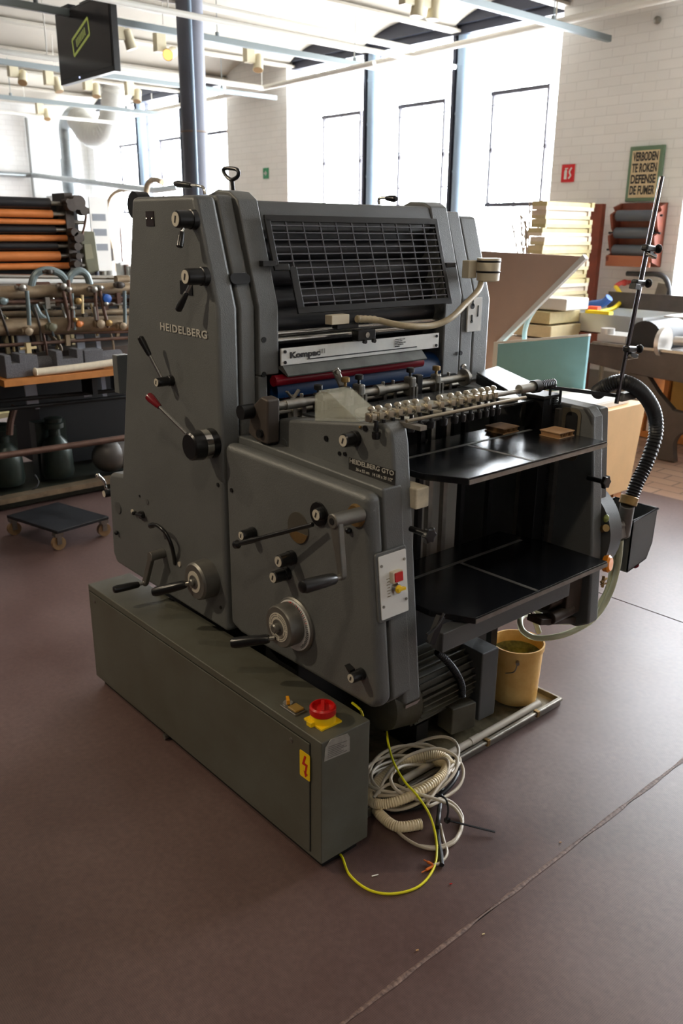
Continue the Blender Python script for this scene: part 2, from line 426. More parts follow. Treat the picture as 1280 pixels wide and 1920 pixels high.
ZW = 3.47    # window head
for wi, (a, b) in enumerate(wins):
    n = wi+1
    fr = MB()
    # thin white muntins
    for k in range(3):
        x0, x1 = a+k*BAY, a+(k+1)*BAY
        for j in range(1, 4):
            xx = x0+BAY*j/4; fr.box(xx-.004, xx+.004, YG-.006, YG+.006, ZS, ZW)
        for j in range(1, 7):
            zz = ZS+(ZW-ZS)*j/7; fr.box(x0, x1, YG-.006, YG+.006, zz-.004, zz+.004)
    fr.box(a, b, YG-.03, YG+.03, ZS, ZS+.05)
    wf = struct('window_%d' % n, fr, PAINTW)
    g = MB().box(a, b, YG-.002, YG+.002, ZS, ZW).build('glass_pane', GLASS, wf)
    for k in range(3):
        x0 = a+k*BAY
        cx0, cx1 = x0+.33, x0+1.0
        z0, z1 = 1.78, 2.83
        q = MB(); t = .019
        q.box(cx0-t, cx1+t, YG-.03, YG+.03, z0-t, z0+t); q.box(cx0-t, cx1+t, YG-.03, YG+.03, z1-t, z1+t)
        q.box(cx0-t*.55, cx0+t*.55, YG-.02, YG+.02, z0, z1); q.box(cx1-t*.55, cx1+t*.55, YG-.02, YG+.02, z0, z1)
        for cxx, czz in ((cx0, (z0+z1)/2), (cx1, (z0+z1)/2), ((cx0+cx1)/2, z0), ((cx0+cx1)/2, z1)): q.ball((cxx, YG, czz), .028, seg=8)
        q.build('opening_casement', FRAMED, wf)
    for k in (1, 2):
        x = a+k*BAY
        q = MB().cyl((x+.045, YG-.16, .0), (x+.045, YG-.16, ZT+.02), .062, seg=20)
        for zz in (1.0, 1.55, 2.1, 2.65, 3.1): q.cyl((x+.045, YG-.16, zz), (x+.045, YG-.16, zz+.02), .068, seg=20)
        q.build('mullion_column', MULL, wf)
        MB().box(x-.055, x-.018, YG-.22, YG+.03, 0, ZT+.02).build('mullion_dark_side', DARKBL, wf)  # dark strip along the left of the mullion
    # dark steel head beam, upper lights above it
    MB().box(a, b, YG-.24, YG-.05, ZT-.03, ZT+.05).build('head_beam', DARKBL, wf)

# jack arch ceiling : vault strips spanning towards the window wall
ceil = MB(); x = WX0-5*BAY
beams = []
NB = 11
x = WX0-5*BAY
xx0 = x
bi = 0
while x < XR:
    prof = []
    for k in range(13):
        t = k/12; prof.append((x+BAY*t, ZT+.02+.17*math.sin(PI*t)**.8))
    ceil.grid([[(px_, YB, pz) for px_, pz in prof], [(px_, YW+.02, pz) for px_, pz in prof]])
    x += BAY; bi += 1
struct('ceiling', ceil, PLASTER, ang=60)
struct('ceiling_slab', MB().box(XL-.3, XR+.3, YB-.3, YW+T+.2, 3.95, 4.1), PLASTER)
lun = MB().box(XL, XR, YG+.06, YG+.1, ZW-.01, 3.95)  # dark-painted lunette, its unlit backlit tone also put into the colour
struct('trim_3', lun, DARKBL)
bn = 4
for i in range(bi+1):
    bx_ = xx0+i*BAY
    q = MB().box(bx_-.06, bx_+.06, YB, YG+.06, ZT-.012, ZT+.012).box(bx_-.01, bx_+.01, YB, YG+.06, ZT+.01, ZT+.1)
    struct('trim_%d' % bn, q, BEAMM); bn += 1
# window heads under each arch end, their backlit shade put into the colour
for i in range(bi):
    bx_ = xx0+i*BAY
    if any(a-.1 < bx_+BAY/2 < b+.1 for a, b in wins):
        q = MB(); pr = [(bx_+BAY*k/10, YW+.03, ZT+.02+.17*math.sin(PI*k/10)**.8+.03) for k in range(11)]
        q.prism([(bx_, YW+.03, ZT+.05)]+pr+[(bx_+BAY, YW+.03, ZT+.05)], (0, .25, 0))
        struct('trim_%d' % bn, q, DARKBL); bn += 1

# ------------------------------------------------------------------ ceiling services
def rail(p0, p1, name, label, m, w_=.045, h_=.05, group=None, cat='rail', hang=True):
    t = thing(name, label, cat, (V(p0)+V(p1))/2, group)
    MB().bar(p0, p1, w_, h_).build('rail_channel', m, t, bevel=.004)
    if hang:
        d = V(p1)-V(p0); n = int(d.length/1.4)
        for k in range(n):
            p = V(p0)+d*((k+.5)/n)
            MB().cyl(p+V((0, 0, h_/2)), (p.x, p.y, ZT+.1), .004, seg=6).cyl(p+V((0, 0, h_/2)), p+V((0, 0, h_/2+.03)), .018, seg=8).build('hanger_rod', m, t)
    return t
ZR = 3.05
rx = [at(300, 55, z=ZR).x, at(150, 135, z=ZR).x+.0, at(100, 192, z=ZR).x, at(940, 18, z=ZR).x]
labs = ['grey steel strut rail passing behind the round column, above the lit lamp',
        'grey steel strut rail running just below the bottom corner of the hanging screen',
        'grey steel strut rail nearest the far left wall, above the flexible duct',
        'grey steel strut rail at the top edge, right of the pair of spotlights']
for x_, lb in zip(rx, labs): rail((x_, -1, ZR), (x_, 6.9, ZR), 'ceiling_rail', lb, RAILM, group=None)
# long painted pipe in front of the window heads and over the pier
pc = MB().tube([(-14.5, 6.82, 3.13), (-9.2, 6.82, 3.17), (-1.2, 6.82, 3.29), (2, 6.82, 3.31)], .032, 12)
for xq in (-12, -9.3, -7.6, -5.0, -3): pc.cyl((xq, 6.82, 3.1+(xq+14.5)*.012+.03), (xq, 6.82, ZT-.013), .007, seg=6)
pc.build('heating_pipe', TRACKW, label='cream painted pipe running along the window wall just below the ceiling', cat='pipe')
pp = at(40, 0, z=3.12)
def wpipe(pts, name, label, r=.028, m=TRACKW, seg=10): 
    q = MB().tube([V(p) for p in pts], r, seg); p = V(pts[0]).lerp(V(pts[1]), .5)
    q.cyl((p.x, p.y, p.z), (p.x, p.y, ZT-.01), .006, seg=6); return q.build(name, m, label=label, cat='pipe')
a0 = at(385, 12, z=3.2); b0 = at(770, 95, z=3.2)
wpipe([(a0.x, -1, 3.2), (a0.x, 6.6, 3.2)], 'sprinkler_pipe', 'cream sprinkler pipe hung under the vault between the column and the middle window')
a0 = at(385, 150, z=2.85)
elbow = at(520, 160, z=2.85)
wpipe([(a0.x-.0, 1.2, 2.85), (a0.x, elbow.y-.1, 2.85), (a0.x+.0, elbow.y, 2.85), (a0.x+.08, elbow.y+.06, 2.87), (a0.x+1.5, elbow.y+.1, 2.9)], 'white_pipe', 'white ceiling pipe with an elbow left of the middle window', .024)
for px_, py_, lb in ((300, 18, 'white pipe crossing behind the top of the hanging screen'), (60, 215, 'white pipe running below the lamps at the far upper left')):
    q = at(px_, py_, z=3.0)
    wpipe([(q.x, .5, 3.0), (q.x, 6.7, 3.0)], 'white_pipe', lb, .022)

def spot(px, py, z, label, on=False, aim=(.4, -.8, -.5), tracks=False):
    p = at(px, py, z=z)
    t = thing('track_spotlight', label, 'spotlight', p, 'cream spotlights on the ceiling tracks')
    MB().box(p.x-.035, p.x+.035, p.y-.05, p.y+.05, p.z, p.z+.15).build('driver_box', SPOTM, t, bevel=.008)
    a = V(aim).normalized(); c = p+V((.02, .09, 0))+a*-.02
    MB().lathe(c-a*.07, a, [(0, .03), (.015, .042), (.12, .046), (.15, .05)], 20).build('lamp_head', SPOTM, t)
    MB().cyl(c+a*.075, c+a*.083, .044, seg=20).build('lens', LAMPON if on else mat('unlit_lens', (150, 120, 84), .3), t)
    MB().cyl(p+V((0, .04, .06)), c, .01, seg=8).build('swivel_arm', SPOTM, t)
    return p
sp = [(300, 98, 3.0, 'lit cream spotlight shining towards the viewer left of the round column', True, (.75, -1, -.5)),
      (467, 118, 3.0, 'cream spotlight to the right of the round column, pointing down', False, (.3, -.3, -1)),
      (25, 145, 3.0, 'cream spotlight at the left edge, left of the hanging screen', False, (.5, -.3, -.8)),
      (92, 160, 3.0, 'cream spotlight just left of the hanging screen corner', False, (.3, .1, -1)),
      (165, 170, 3.0, 'cream spotlight directly below the hanging screen', False, (.3, -.2, -.9)),
      (243, 180, 3.0, 'cream spotlight with amber lens above the left window', False, (.3, -.3, -.9)),
      (75, 215, 3.0, 'cream spotlight with two heads near the far left wall', False, (.3, -.1, -.6)),
      (222, 75, 3.0, 'cream spotlight just right of the hanging screen edge', False, (.1, .3, -1)),
      (762, 10, 3.0, 'cream spotlight at the top edge, the left one of the pair', False, (.0, -.1, -1)),
      (793, 16, 3.0, 'cream spotlight at the top edge with amber lens, the right one of the pair', False, (.0, -.1, -1))]
tr = {}
for a in sp:
    p = spot(a[0], a[1], a[2], a[3], a[4], a[5]); tr.setdefault(round(p.x, 0), []).append(p)
tl = ['white lighting track beside the round column', 'white lighting track over the lamp at the left edge', 'white lighting track near the far left wall', 'white lighting track at the top right', 'white lighting track above the left window', 'white lighting track left of the screen', 'white lighting track behind the screen', 'white lighting track near the top edge']
for i, (k, ps) in enumerate(sorted(tr.items(), reverse=True)):
    x_ = sum(p.x for p in ps)/len(ps); y0_ = min(p.y for p in ps)-.9; y1_ = max(p.y for p in ps)+.5
    q = MB()
    q.box(x_-.02, x_+.02, y0_, y1_, 3.15, 3.19); q.cyl((x_, (y0_+y1_)/2, 3.19), (x_, (y0_+y1_)/2, ZT+.1), .005, seg=6)
    q.build('lighting_track', TRACKW, label=tl[i % len(tl)], cat='light track', group=None)

# round iron column
pcx = at(369, 355, y=4.0); pc0 = (pcx.x, 4.0)
t = thing('iron_column', 'dark blue-grey round iron column rising behind the printing press', 'column', (pc0[0], 4.0, 0))
MB().cyl((pc0[0], 4, .04), (pc0[0], 4, ZT), .096, .105, seg=40).build('column_shaft', COLM, t)
zb = at(365, 243, y=3.9).z
MB().lathe((pc0[0], 4, zb-.008), UZ, [(0, .1), (.002, .108), (.014, .108), (.016, .1)], 40).build('tape_band', mat('worn_tape', (150, 134, 124), .6, 0, .3, 40), t)
MB().lathe((pc0[0], 4, 0), UZ, [(0, .16), (.03, .16), (.05, .12), (.08, .106)], 32).build('column_base', COLM, t)
MB().cyl((pc0[0]+.115, 3.93, .06), (pc0[0]+.115, 3.93, ZT), .014, seg=10).build('cable_pipe', MULL, t)

# hanging screen
ty = 3.2
c1, c2, c3, c4 = at(103, 15, y=ty), at(205, -5, y=ty), at(214, 134, y=ty), at(112, 160, y=ty)
xa, xb = (c1.x+c4.x)/2, (c2.x+c3.x)/2; zb0, zt0 = (c3.z+c4.z)/2, (c1.z+c2.z)/2
t = thing('hanging_screen', 'black flat screen hanging from the ceiling at the upper left', 'screen', ((xa+xb)/2, ty, zb0))
MB().box(xa, xb, ty, ty+.055, zb0, zt0).build('screen_housing', BLACK, t, bevel=.006)
MB().box(xa+.02, xb-.02, ty-.003, ty+.001, zb0+.035, zt0-.02).build('display_panel', mat('dark_display', (44, 38, 42), .18), t)
pm = mat('display_yellow_glow', (150, 160, 84), .5, emit=.35, ecol=(170, 180, 90))
q = MB(); cxm, czm, hw, hh = xa+(xb-xa)*.47, zb0+(zt0-zb0)*.56, .15, .055
u_, v_ = V((.93, 0, .36)).normalized(), V((-.15, 0, 1)).normalized()
cc = V((cxm, ty-.005, czm))  # slanted yellow-green frame and bars, emissive, on the panel
for s_ in (-1, 1):
    q.bar(cc+v_*s_*hh-u_*hw, cc+v_*s_*hh+u_*hw, .002, .018, up=v_); q.bar(cc+u_*s_*hw-v_*hh, cc+u_*s_*hw+v_*hh, .002, .014, up=u_)
q.build('slanted_frame', pm, t)
q = MB()
for k in range(-3, 4): q.bar(cc+u_*k*.026-v_*.026, cc+u_*k*.026+v_*.026, .003, .013, up=u_)
q.build('slanted_bars', mat('display_dim_olive', (120, 126, 70), .5, emit=.6), t)
MB().cyl((xa+.32*(xb-xa)+.06, ty-.005, zb0+.02), (xa+.32*(xb-xa)+.06, ty, zb0+.02), .007, seg=12).build('status_light', mat('status_light', (200, 210, 255), .4, emit=1.5), t)
q = MB().box((xa+xb)/2-.12, (xa+xb)/2+.12, ty+.05, ty+.09, (zb0+zt0)/2, zt0+.03).cyl(((xa+xb)/2, ty+.07, zt0), ((xa+xb)/2, ty+.07, ZT+.05), .02, seg=12)
q.box(xa+.1, xa+.25, ty+.0, ty+.06, zt0, zt0+.03)
q.build('ceiling_bracket', BLACKM, t)

# ------------------------------------------------------------------ far left wall services
def wall_duct():
    b = at(136, 372, y=6.45)
    x_, y_, zb_ = b.x, 6.45, b.z
    t = thing('ventilation_duct', 'galvanised duct rising from a white hood and bending into a pale flexible duct', 'duct', (x_, y_, zb_-.3))
    top = at(140, 262, y=y_).z
    MB().cyl((x_, y_, zb_), (x_, y_, top), .13, seg=24).cyl((x_, y_, zb_+.1), (x_, y_, zb_+.6), .15, seg=24).build('riser', GALV, t)
    MB().tube(cat_rom([(x_, y_, top), (x_+.02, y_, top+.22), (x_+.3, y_, top+.36), (x_+.55, y_, top+.30)], 6), .13, 20).build('elbow', GALV, t)
    pts = cat_rom([(x_+.5, y_, top+.3), (x_+.9, y_+.0, top+.05), (x_+1.3, y_+.1, top+.1), (x_+1.5, y_+.15, top+.6), (x_+1.55, y_+.2, top+.95)], 14)
    MB().tube(pts, lambda i: .20+(.012 if i % 2 else 0), 20).build('flexible_duct', mat('pale_flexible_duct', (200, 200, 196), .5, .2), t)
    MB().box(x_-.35, x_+.35, y_-.3, y_+.3, zb_-.62, zb_+.04).build('hood', mat('white_hood', (222, 226, 228), .35, .1), t, bevel=.01)
    return t
wall_duct()
wy = 5.95
za_, zb_ = at(0, 335, y=wy), at(290, 357, y=wy)
MB().tube([(XL+.07, 2.5, za_.z-.0), (XL+.07, wy-.1, za_.z), (XL+.17, wy, za_.z), (zb_.x, wy, zb_.z), (zb_.x+.6, wy, zb_.z+.02)], .04, 12).build('horizontal_pipe', GALV, label='pale galvanised pipe running level above the machines at the far left', cat='pipe')
q = at(50, 225, x=XL+.05)
MB().tube([(XL+.05, q.y, 3.2), (XL+.05, q.y, 1.0)], .03, 8).build('wall_conduit', mat('grey_conduit_paint', (170, 172, 170), .5), label='thin grey conduit running down the far left wall', cat='pipe')  # one even grey for the conduit
pq = [at(203, 380, y=6.3), at(203, 440, y=6.3), at(212, 480, y=6.3)]
MB().tube(cat_rom([at(262, 357, y=6.4), at(222, 358, y=6.4), at(203, 380, y=6.4), at(203, 430, y=6.4), at(212, 475, y=6.4), V((at(214, 490, y=6.4).x, 6.4, .9)), V((at(214, 490, y=6.4).x, 6.4, .0))], 6), .03, 10).build('bent_pipe', TAN, label='brown bent pipe dropping in front of the left window', cat='pipe')
MB().tube(cat_rom([at(304, 342, y=5.6), at(290, 337, y=5.6), at(277, 345, y=5.6), at(274, 375, y=5.6), at(276, 430, y=5.6), V((at(278, 450, y=5.6).x, 5.6, .9)), V((at(278, 450, y=5.6).x, 5.6, .0))], 6), .035, 10).build('bent_pipe', TAN, label='brown arched pipe seen just left of the round column base', cat='pipe')

# signs on the walls
g = at(499, 325, y=YW)
t = MB().box(g.x-.055, g.x+.055, YW-.012, YW, g.z-.065, g.z+.065).build('exit_sign', SIGNGRN, label='small green sign on the white brick pier', cat='sign')
q = MB().box(g.x-.03, g.x+.03, YW-.015, YW-.011, g.z-.01, g.z+.01).prism([(g.x-.005, YW-.013, g.z+.03), (g.x+.035, YW-.013, g.z), (g.x-.005, YW-.013, g.z-.03)], (0, -.002, 0)); q.build('arrow', WHITE, t)
c = (at(1065, 325, y=YW)); sw, sh = .135, .15
t = MB().box(c.x-sw/2, c.x+sw/2, YW-.01, YW, c.z-sh/2, c.z+sh/2).build('extinguisher_sign', SIGNRED, label='red fire extinguisher sign on the white wall right of the windows', cat='sign')
q = MB().box(c.x-.035, c.x-.008, YW-.013, YW-.009, c.z-.05, c.z+.02).ball((c.x-.021, YW-.011, c.z+.02), .013, (1, .15, 1), 10).box(c.x-.03, c.x-.0, YW-.013, YW-.009, c.z+.035, c.z+.045)
q.tube(cat_rom([(c.x+.015, YW-.012, c.z-.045), (c.x+.035, YW-.012, c.z-.02), (c.x+.02, YW-.012, c.z+.01), (c.x+.04, YW-.012, c.z+.045)], 4), .007, 6)
q.build('pictograms', WHITE, t)
# poster
k1, k2, k3, k4 = at(1183, 276, y=YW-.03), at(1247, 270, y=YW-.03), at(1232, 377, y=YW-.03), at(1170, 378, y=YW-.03)
px0, px1, pz0, pz1 = (k1.x+k4.x)/2, (k2.x+k3.x)/2, (k3.z+k4.z)/2, (k1.z+k2.z)/2
t = thing('no_smoking_poster', 'framed old poster with black block letters on the white wall above the roller rack', 'poster', ((px0+px1)/2, YW-.02, pz0))
MB().box(px0, px1, YW-.035, YW, pz0, pz1).build('frame', POSTG, t, bevel=.004)
MB().box(px0+.03, px1-.03, YW-.039, YW-.03, pz0+.03, pz1-.035).build('paper_sheet', POSTB, t)
ln = ['VERBODEN', 'TE ROKEN', 'DEFENSE', 'DE FUMER']; ph = (pz1-pz0-.065)/4.2
for i, s_ in enumerate(ln):
    text_mesh(s_, (px0+.04, YW-.0405, pz1-.045-ph*(i+1)+.015), UX, UZ, px1-px0-.08, ph*.82, .03).build('printed_line', INK, t)
# roller rack
rt = at(1185, 380, y=YW-.12); rb = at(1185, 500, y=YW-.12)
rx0, rx1 = at(1145, 440, y=YW-.12).x, at(1228, 440, y=YW-.12).x
t = thing('roller_rack', 'red-brown wooden wall rack holding three grey rollers', 'rack', ((rx0+rx1)/2, YW-.06, rb.z))
MB().box(rx0, rx1, YW-.02, YW, rb.z, rt.z).build('back_board', DKWOOD, t)
for sx in (rx0, rx1):
    hz = (rt.z-rb.z)/3; pts = []
    for k in range(3):
        z0 = rb.z+hz*k; pts += [(sx, YW-.16, z0+.04), (sx, YW-.17, z0+hz*.45), (sx, YW-.10, z0+hz*.62), (sx, YW-.13, z0+hz*.8)]
    MB().prism([(sx, YW-.01, rb.z)]+pts+[(sx, YW-.01, rt.z)], (.022, 0, 0)).build('notched_side', DKWOOD, t)
MB().box(rx0, rx1, YW-.16, YW-.14, rb.z, rb.z+.09).build('front_lip', mat('lighter_red_wood', (150, 84, 54), .5), t)
GREYR = mat('grey_rubber_roller', (74, 78, 86), .6)
rl = ['grey rubber roller in the wall rack, the topmost of three', 'grey rubber roller in the middle of the wall rack', 'grey rubber roller in the wall rack, the lowest of three']
for k in range(3):
    zc = rt.z-(rt.z-rb.z)*(.2+.27*k)
    r_ = thing('ink_roller', rl[k], 'roller', ((rx0+rx1)/2, YW-.11, zc-.05), 'rollers in the wall rack')
    MB().cyl((rx0+.04, YW-.11, zc), (rx1-.03, YW-.11, zc), .045, seg=20).build('roller_cover', GREYR, r_)
    MB().cyl((rx0-.03, YW-.11, zc), (rx1+.04, YW-.11, zc), .009, seg=8).build('axle', BLACKM, r_)
q = at(1065+168, 38, y=YW)
MB().lathe((q.x, YW, q.z), -UY, [(0, .03), (.02, .03), (.03, .012), (.04, .0)], 12).build('wall_fitting', STEEL, label='small metal fitting high on the white wall at the upper right', cat='fitting')
WSTR = 25.0
EXPO = 0.12
LAMPS = [((-3.1, -1.2, 3.05), (-1.8, 1.2, .7), 150, dict(col=(1, .84, .62))), ((-4.6, -.3, 3.05), (-1.9, 1.2, .8), 60, dict(col=(1, .84, .62))), ((-.3, -.2, 3.1), (-1.4, 1.6, .6), 45, dict(col=(1, .82, .6), rad=.08, size=50)), ((-3.0, 1.0, 3.05), (-4.7, 1.9, .9), 45, dict(col=(1, .86, .68), size=60))]  # third lamp is an unseen fill, added to brighten the feeder
# ------------------------------------------------------------------ offset press
PR = thing('offset_press', 'large dark grey single-colour offset printing press with cranks and black feeder tables', 'printing press', (-1.85, 1.7, .035))
YF = 1.2
def xfr(z): return -1.265+(1.05-z)*.105
def xfo(z): return xfr(z)-.022
def poly(pts, y): return [V((x, y, z)) for x, z in pts]
# operator tower
front = [(-2.555, .445), (-2.53, .412), (-1.853, .405), (-1.846, 1.311), (-1.933, 1.585), (-2.254, 1.586), (-2.435, .775), (-2.442, .748), (-2.528, .735), (-2.54, .715)]
tower = MB().prism(poly(front, YF), (0, .066, 0)).build('operator_side_cover', PAINT, PR, bevel=.014, seg=3)
rear = [(-2.45, .43), (-1.862, .43), (-1.850, 1.311), (-1.941, 1.588), (-2.30, 1.588), (-2.43, .8)]
MB().prism(poly(rear, 1.272), (0, .05, 0)).build('operator_cover_band', PAINT, PR, bevel=.008)
up = [(-2.40, 1.13), (-1.842, 1.13), (-1.842, 1.311), (-1.925, 1.578), (-1.96, 1.598), (-2.02, 1.604), (-2.07, 1.59), (-2.30, 1.588)]
MB().prism(poly(up, 1.326), (0, .066, 0)).build('inner_tower_plate', PAINT, PR, bevel=.005)
MB().prism(poly([(-2.40, .42), (-1.852, .42), (-1.845, 1.13), (-2.40, 1.13)], 1.324), (0, .03, 0)).build('side_frame', PAINT, PR, bevel=.005)
nrm = V((.274, 0, .089)).normalized(); pk = V((-1.846, 1.2, 1.311))
sl = V((0.087, 0, -.274)).normalized()     # down the sloping face
# slot in the sloping face: thin plate, the hole's shade put into its colour
scn = pk+V((0, .088, 0))-sl*.075+nrm*.0008
MB().prism(rrect(scn, UY, sl, .062, .028, .0138), nrm*.0035).build('slot', VDARK, PR)
# small fixings
for p, y_, r_ in (((466, 637), 1.0, .006),):
    pass
for px, py, r_ in ((434, 919, .006), (409, 909, .006), (262, 930, .004), (414, 1139, .005)): q = at(px, py, y=YF); MB().cyl((q.x, YF-.002, q.z), (q.x, YF+.01, q.z), r_, seg=12).build('cover_screw', DARK, PR)
sc = MB(); 
for py in (637, 702):
    q = at(494, py, x=-1.843); sc.cyl((-1.846, min(q.y, 1.38), q.z), (-1.8405, min(q.y, 1.38), q.z), .0075, seg=14)
sc.build('plate_bore', VDARK, PR)
q = at(222, 952, y=YF); MB().cyl((q.x, YF-.003, q.z), (q.x, YF+.01, q.z), .02, seg=24).build('blank_cap', PAINT2, PR)
q = at(276, 940, y=YF); MB().cyl((q.x, YF-.002, q.z), (q.x, YF+.01, q.z), .009, seg=24).build('blank_cap', PAINT2, PR)
# name plate and lettering
q = at(282, 410, y=YF)
npl = MB().box(q.x-.021, q.x+.021, YF-.0025, YF+.002, q.z-.019, q.z+.019).build('name_plate', mat('dark_name_plate', (40, 30, 30), .3), PR)
MB().ball((q.x-.015, YF-.003, q.z), .003, seg=8).ball((q.x+.015, YF-.003, q.z), .003, seg=8).build('rivets', STEEL, npl)
l0, l1, l2 = at(301.5, 618.5, y=YF-.001), at(389, 636, y=YF-.001), at(301.5, 604, y=YF-.001)
wd = (l1-l0).length; rt_ = (l1-l0)
text_mesh('HEIDELBERG', l0+V((0, -.0005, 0)), rt_, UZ, wd, (l2-l0).length*.98, .022, 1.12).build('raised_brand_lettering', LETTER, tower)

def knob(px, py, d, r, name='knob', y=YF, parent=PR, m=BLACK, disc=True, mark=True, ring=False):
    p = at(px, py, y=y-d)
    k = MB().lathe(p, UY, [(0, r*.84), (.0025, r*.97), (d*.3, r), (d*.72, r), (d*.74, r*1.12), (d, r*1.12)], 32).build(name, m, parent)
    if disc:
        dd = MB().cyl(p+V((0, -.0012, 0)), p+V((0, .002, 0)), r*.8, seg=28).build('label_disc', DISC, k)
    if mark: MB().hexa(p+V((0, -.002, 0)), V((.3, 0, .95))*r*.8, (0, .001, 0), V((.95, 0, -.3))*r*.22).build('engraved_mark', INK, k)
    return k, p
def lever(px, py, d, r, tip, tipd, gripfrac=.5, gm=BLACK, rr=.0045, gr=.0095, y=YF, **kw):
    k, p = knob(px, py, d, r, 'lever', y=y, **kw)
    q = p+V((0, d*.45, 0)); e = at(tip[0], tip[1], y=y-tipd)
    MB().cyl(q, q.lerp(e, 1-gripfrac+.03), rr, seg=12).build('lever_rod', CHROME, k)
    g0 = q.lerp(e, 1-gripfrac); L = (e-g0).length
    MB().lathe(g0, e-g0, [(0, gr*.62), (L*.1, gr*.75), (L*.7, gr), (L*.94, gr*.95), (L, gr*.6)], 18).build('lever_grip', gm, k)
    return k
lever(329, 411, .055, .0215, (336, 464), .055, .55)
mp = at(350, 541, y=YF); MB().box(mp.x-.03, mp.x+.03, YF-.003, YF+.002, mp.z-.016, mp.z+.02).build('scale_plate', BLACKM, PR, bevel=.001)
lever(347, 519, .06, .021, (333, 583), .06, .55)
lever(293, 717, .05, .0135, (262, 631), .06, .42)
# main dial lever
p = at(354, 838, y=YF-.075)
k = MB().lathe(p, UY, [(0, .033), (.004, .0375), (.03, .040), (.035, .040)], 40).lathe(p+V((0, .054, 0)), UY, [(0, .040), (.021, .040)], 40).build('speed_lever_dial', BLACK, PR)
MB().lathe(p+V((0, .034, 0)), UY, [(0, .041), (.02, .041)], 40).build('chrome_band', CHROME, k)
e = at(278, 742, y=YF-.09); q = p+V((-.02, .015, .022))
MB().cyl(q, q.lerp(e, .78), .005, seg=12).build('lever_rod', CHROME, k)
g0 = q.lerp(e, .72); L = (e-g0).length
MB().lathe(g0, e-g0, [(0, .007), (L*.15, .0085), (L*.75, .0125), (L*.96, .0115), (L, .007)], 18).build('red_lever_grip', DKRED, k, label='dark red grip')

def crankhandle(p0, px, py, depth, parent, r=.012, name='crank_handle', spin=.0):
    e = at(px, py, y=p0.y-depth)
    d = e-p0; L = d.length
    MB().cyl(p0, p0+d*.15, r*.45, seg=10).build('handle_pin', STEEL, parent)
    MB().lathe(p0+d*.14, d, [(0, r*.75), (L*.05, r*.9), (L*.3, r), (L*.75, r*1.08), (L*.84, r*.9), (L*.86, r*.6)], 20).build(name, BLACK, parent)
# hand wheel on the operator tower
p = at(364, 1091, y=YF-.05)
w_ = MB().lathe(p, UY, [(0, .020), (.0, .050), (.006, .0555), (.045, .0575), (.05, .0575)], 48).build('hand_wheel', CAST, PR)
MB().lathe(p+V((0, -.0015, 0)), UY, [(0, .032), (.003, .032)], 40).build('scale_disc', DISC, w_)
MB().lathe(p+V((0, -.004, 0)), UY, [(0, .020), (.005, .021)], 30).lathe(p+V((0, -.014, 0)), UY, [(0, .008), (.003, .011), (.012, .011)], 20).build('wheel_hub', CAST, w_)
crankhandle(p+V((-.012, -.003, -.006)), 286, 1111, .075, w_, .0135)
# lower left crank
p = at(280, 1044, y=YF-.05)
k = MB().cyl(p, p+V((0, .05, 0)), .015, seg=24).build('small_crank', CAST, PR, bevel=.002)
e = at(268, 1094, y=YF-.05)
MB().bar(p+V((0, .008, 0)), e+V((0, .008, 0)), .014, .022, up=UX).ball(e+V((0, .008, 0)), .011, seg=12).build('crank_arm', CAST, k, bevel=.003)
crankhandle(e, 212, 1106, .095, k, .0115)
# curved handle, lock pin, plug
pts = [at(282, 986, y=YF-.035), at(294, 985, y=YF-.035), at(310, 999, y=YF-.03), at(322, 1025, y=YF-.02), at(328, 1057, y=YF-.0)]
MB().tube(cat_rom(pts, 6), lambda i: .0085 if i < 4 else .006, 12).build('curved_handle', BLACK, PR)
k, p = knob(248, 963, .012, .006, 'lock_pin', disc=False, mark=False)
q = at(262, 966, y=YF-.012); MB().cyl(q+V((-.02, 0, -.002)), q+V((.02, 0, .002)), .0065, seg=12).cyl(q, q+V((0, .012, 0)), .012, seg=14).build('pin_body', BLACK, k)
q = at(249, 959, y=YF); MB().cyl((q.x, YF-.004, q.z), (q.x, YF+.002, q.z), .0075, seg=20).build('label_disc', DISC, k)
q = at(222, 998, y=YF); MB().ball((q.x, YF-.008, q.z), .008, seg=10).build('plug', BLACK, PR)
q = at(337, 1057.5, y=YF); MB().cyl((q.x, YF-.003, q.z), (q.x, YF+.002, q.z), .008, seg=20).build('label_disc', DISC, PR)
k, p = knob(195, 926, .05, .0145, 'side_knob', y=1.3, mark=False)
MB().tube(cat_rom([at(186, 893, y=1.24), at(195, 903, y=1.25), at(199, 917, y=1.27)], 4), .005, 8).ball(at(183, 892, y=1.24), .009, seg=10).build('latch_hook', CHROME, k)
q = at(229, 700, y=1.24); MB().box(q.x-.012, q.x+.02, 1.215, 1.26, q.z-.06, q.z+.06).build('hinge_block', PAINT, PR, bevel=.003)
q = at(246, 385, y=1.30); MB().cyl((q.x-.004, 1.31, q.z), (q.x-.004, 1.35, q.z), .04, seg=32).build('end_cap', BLACKM, PR)
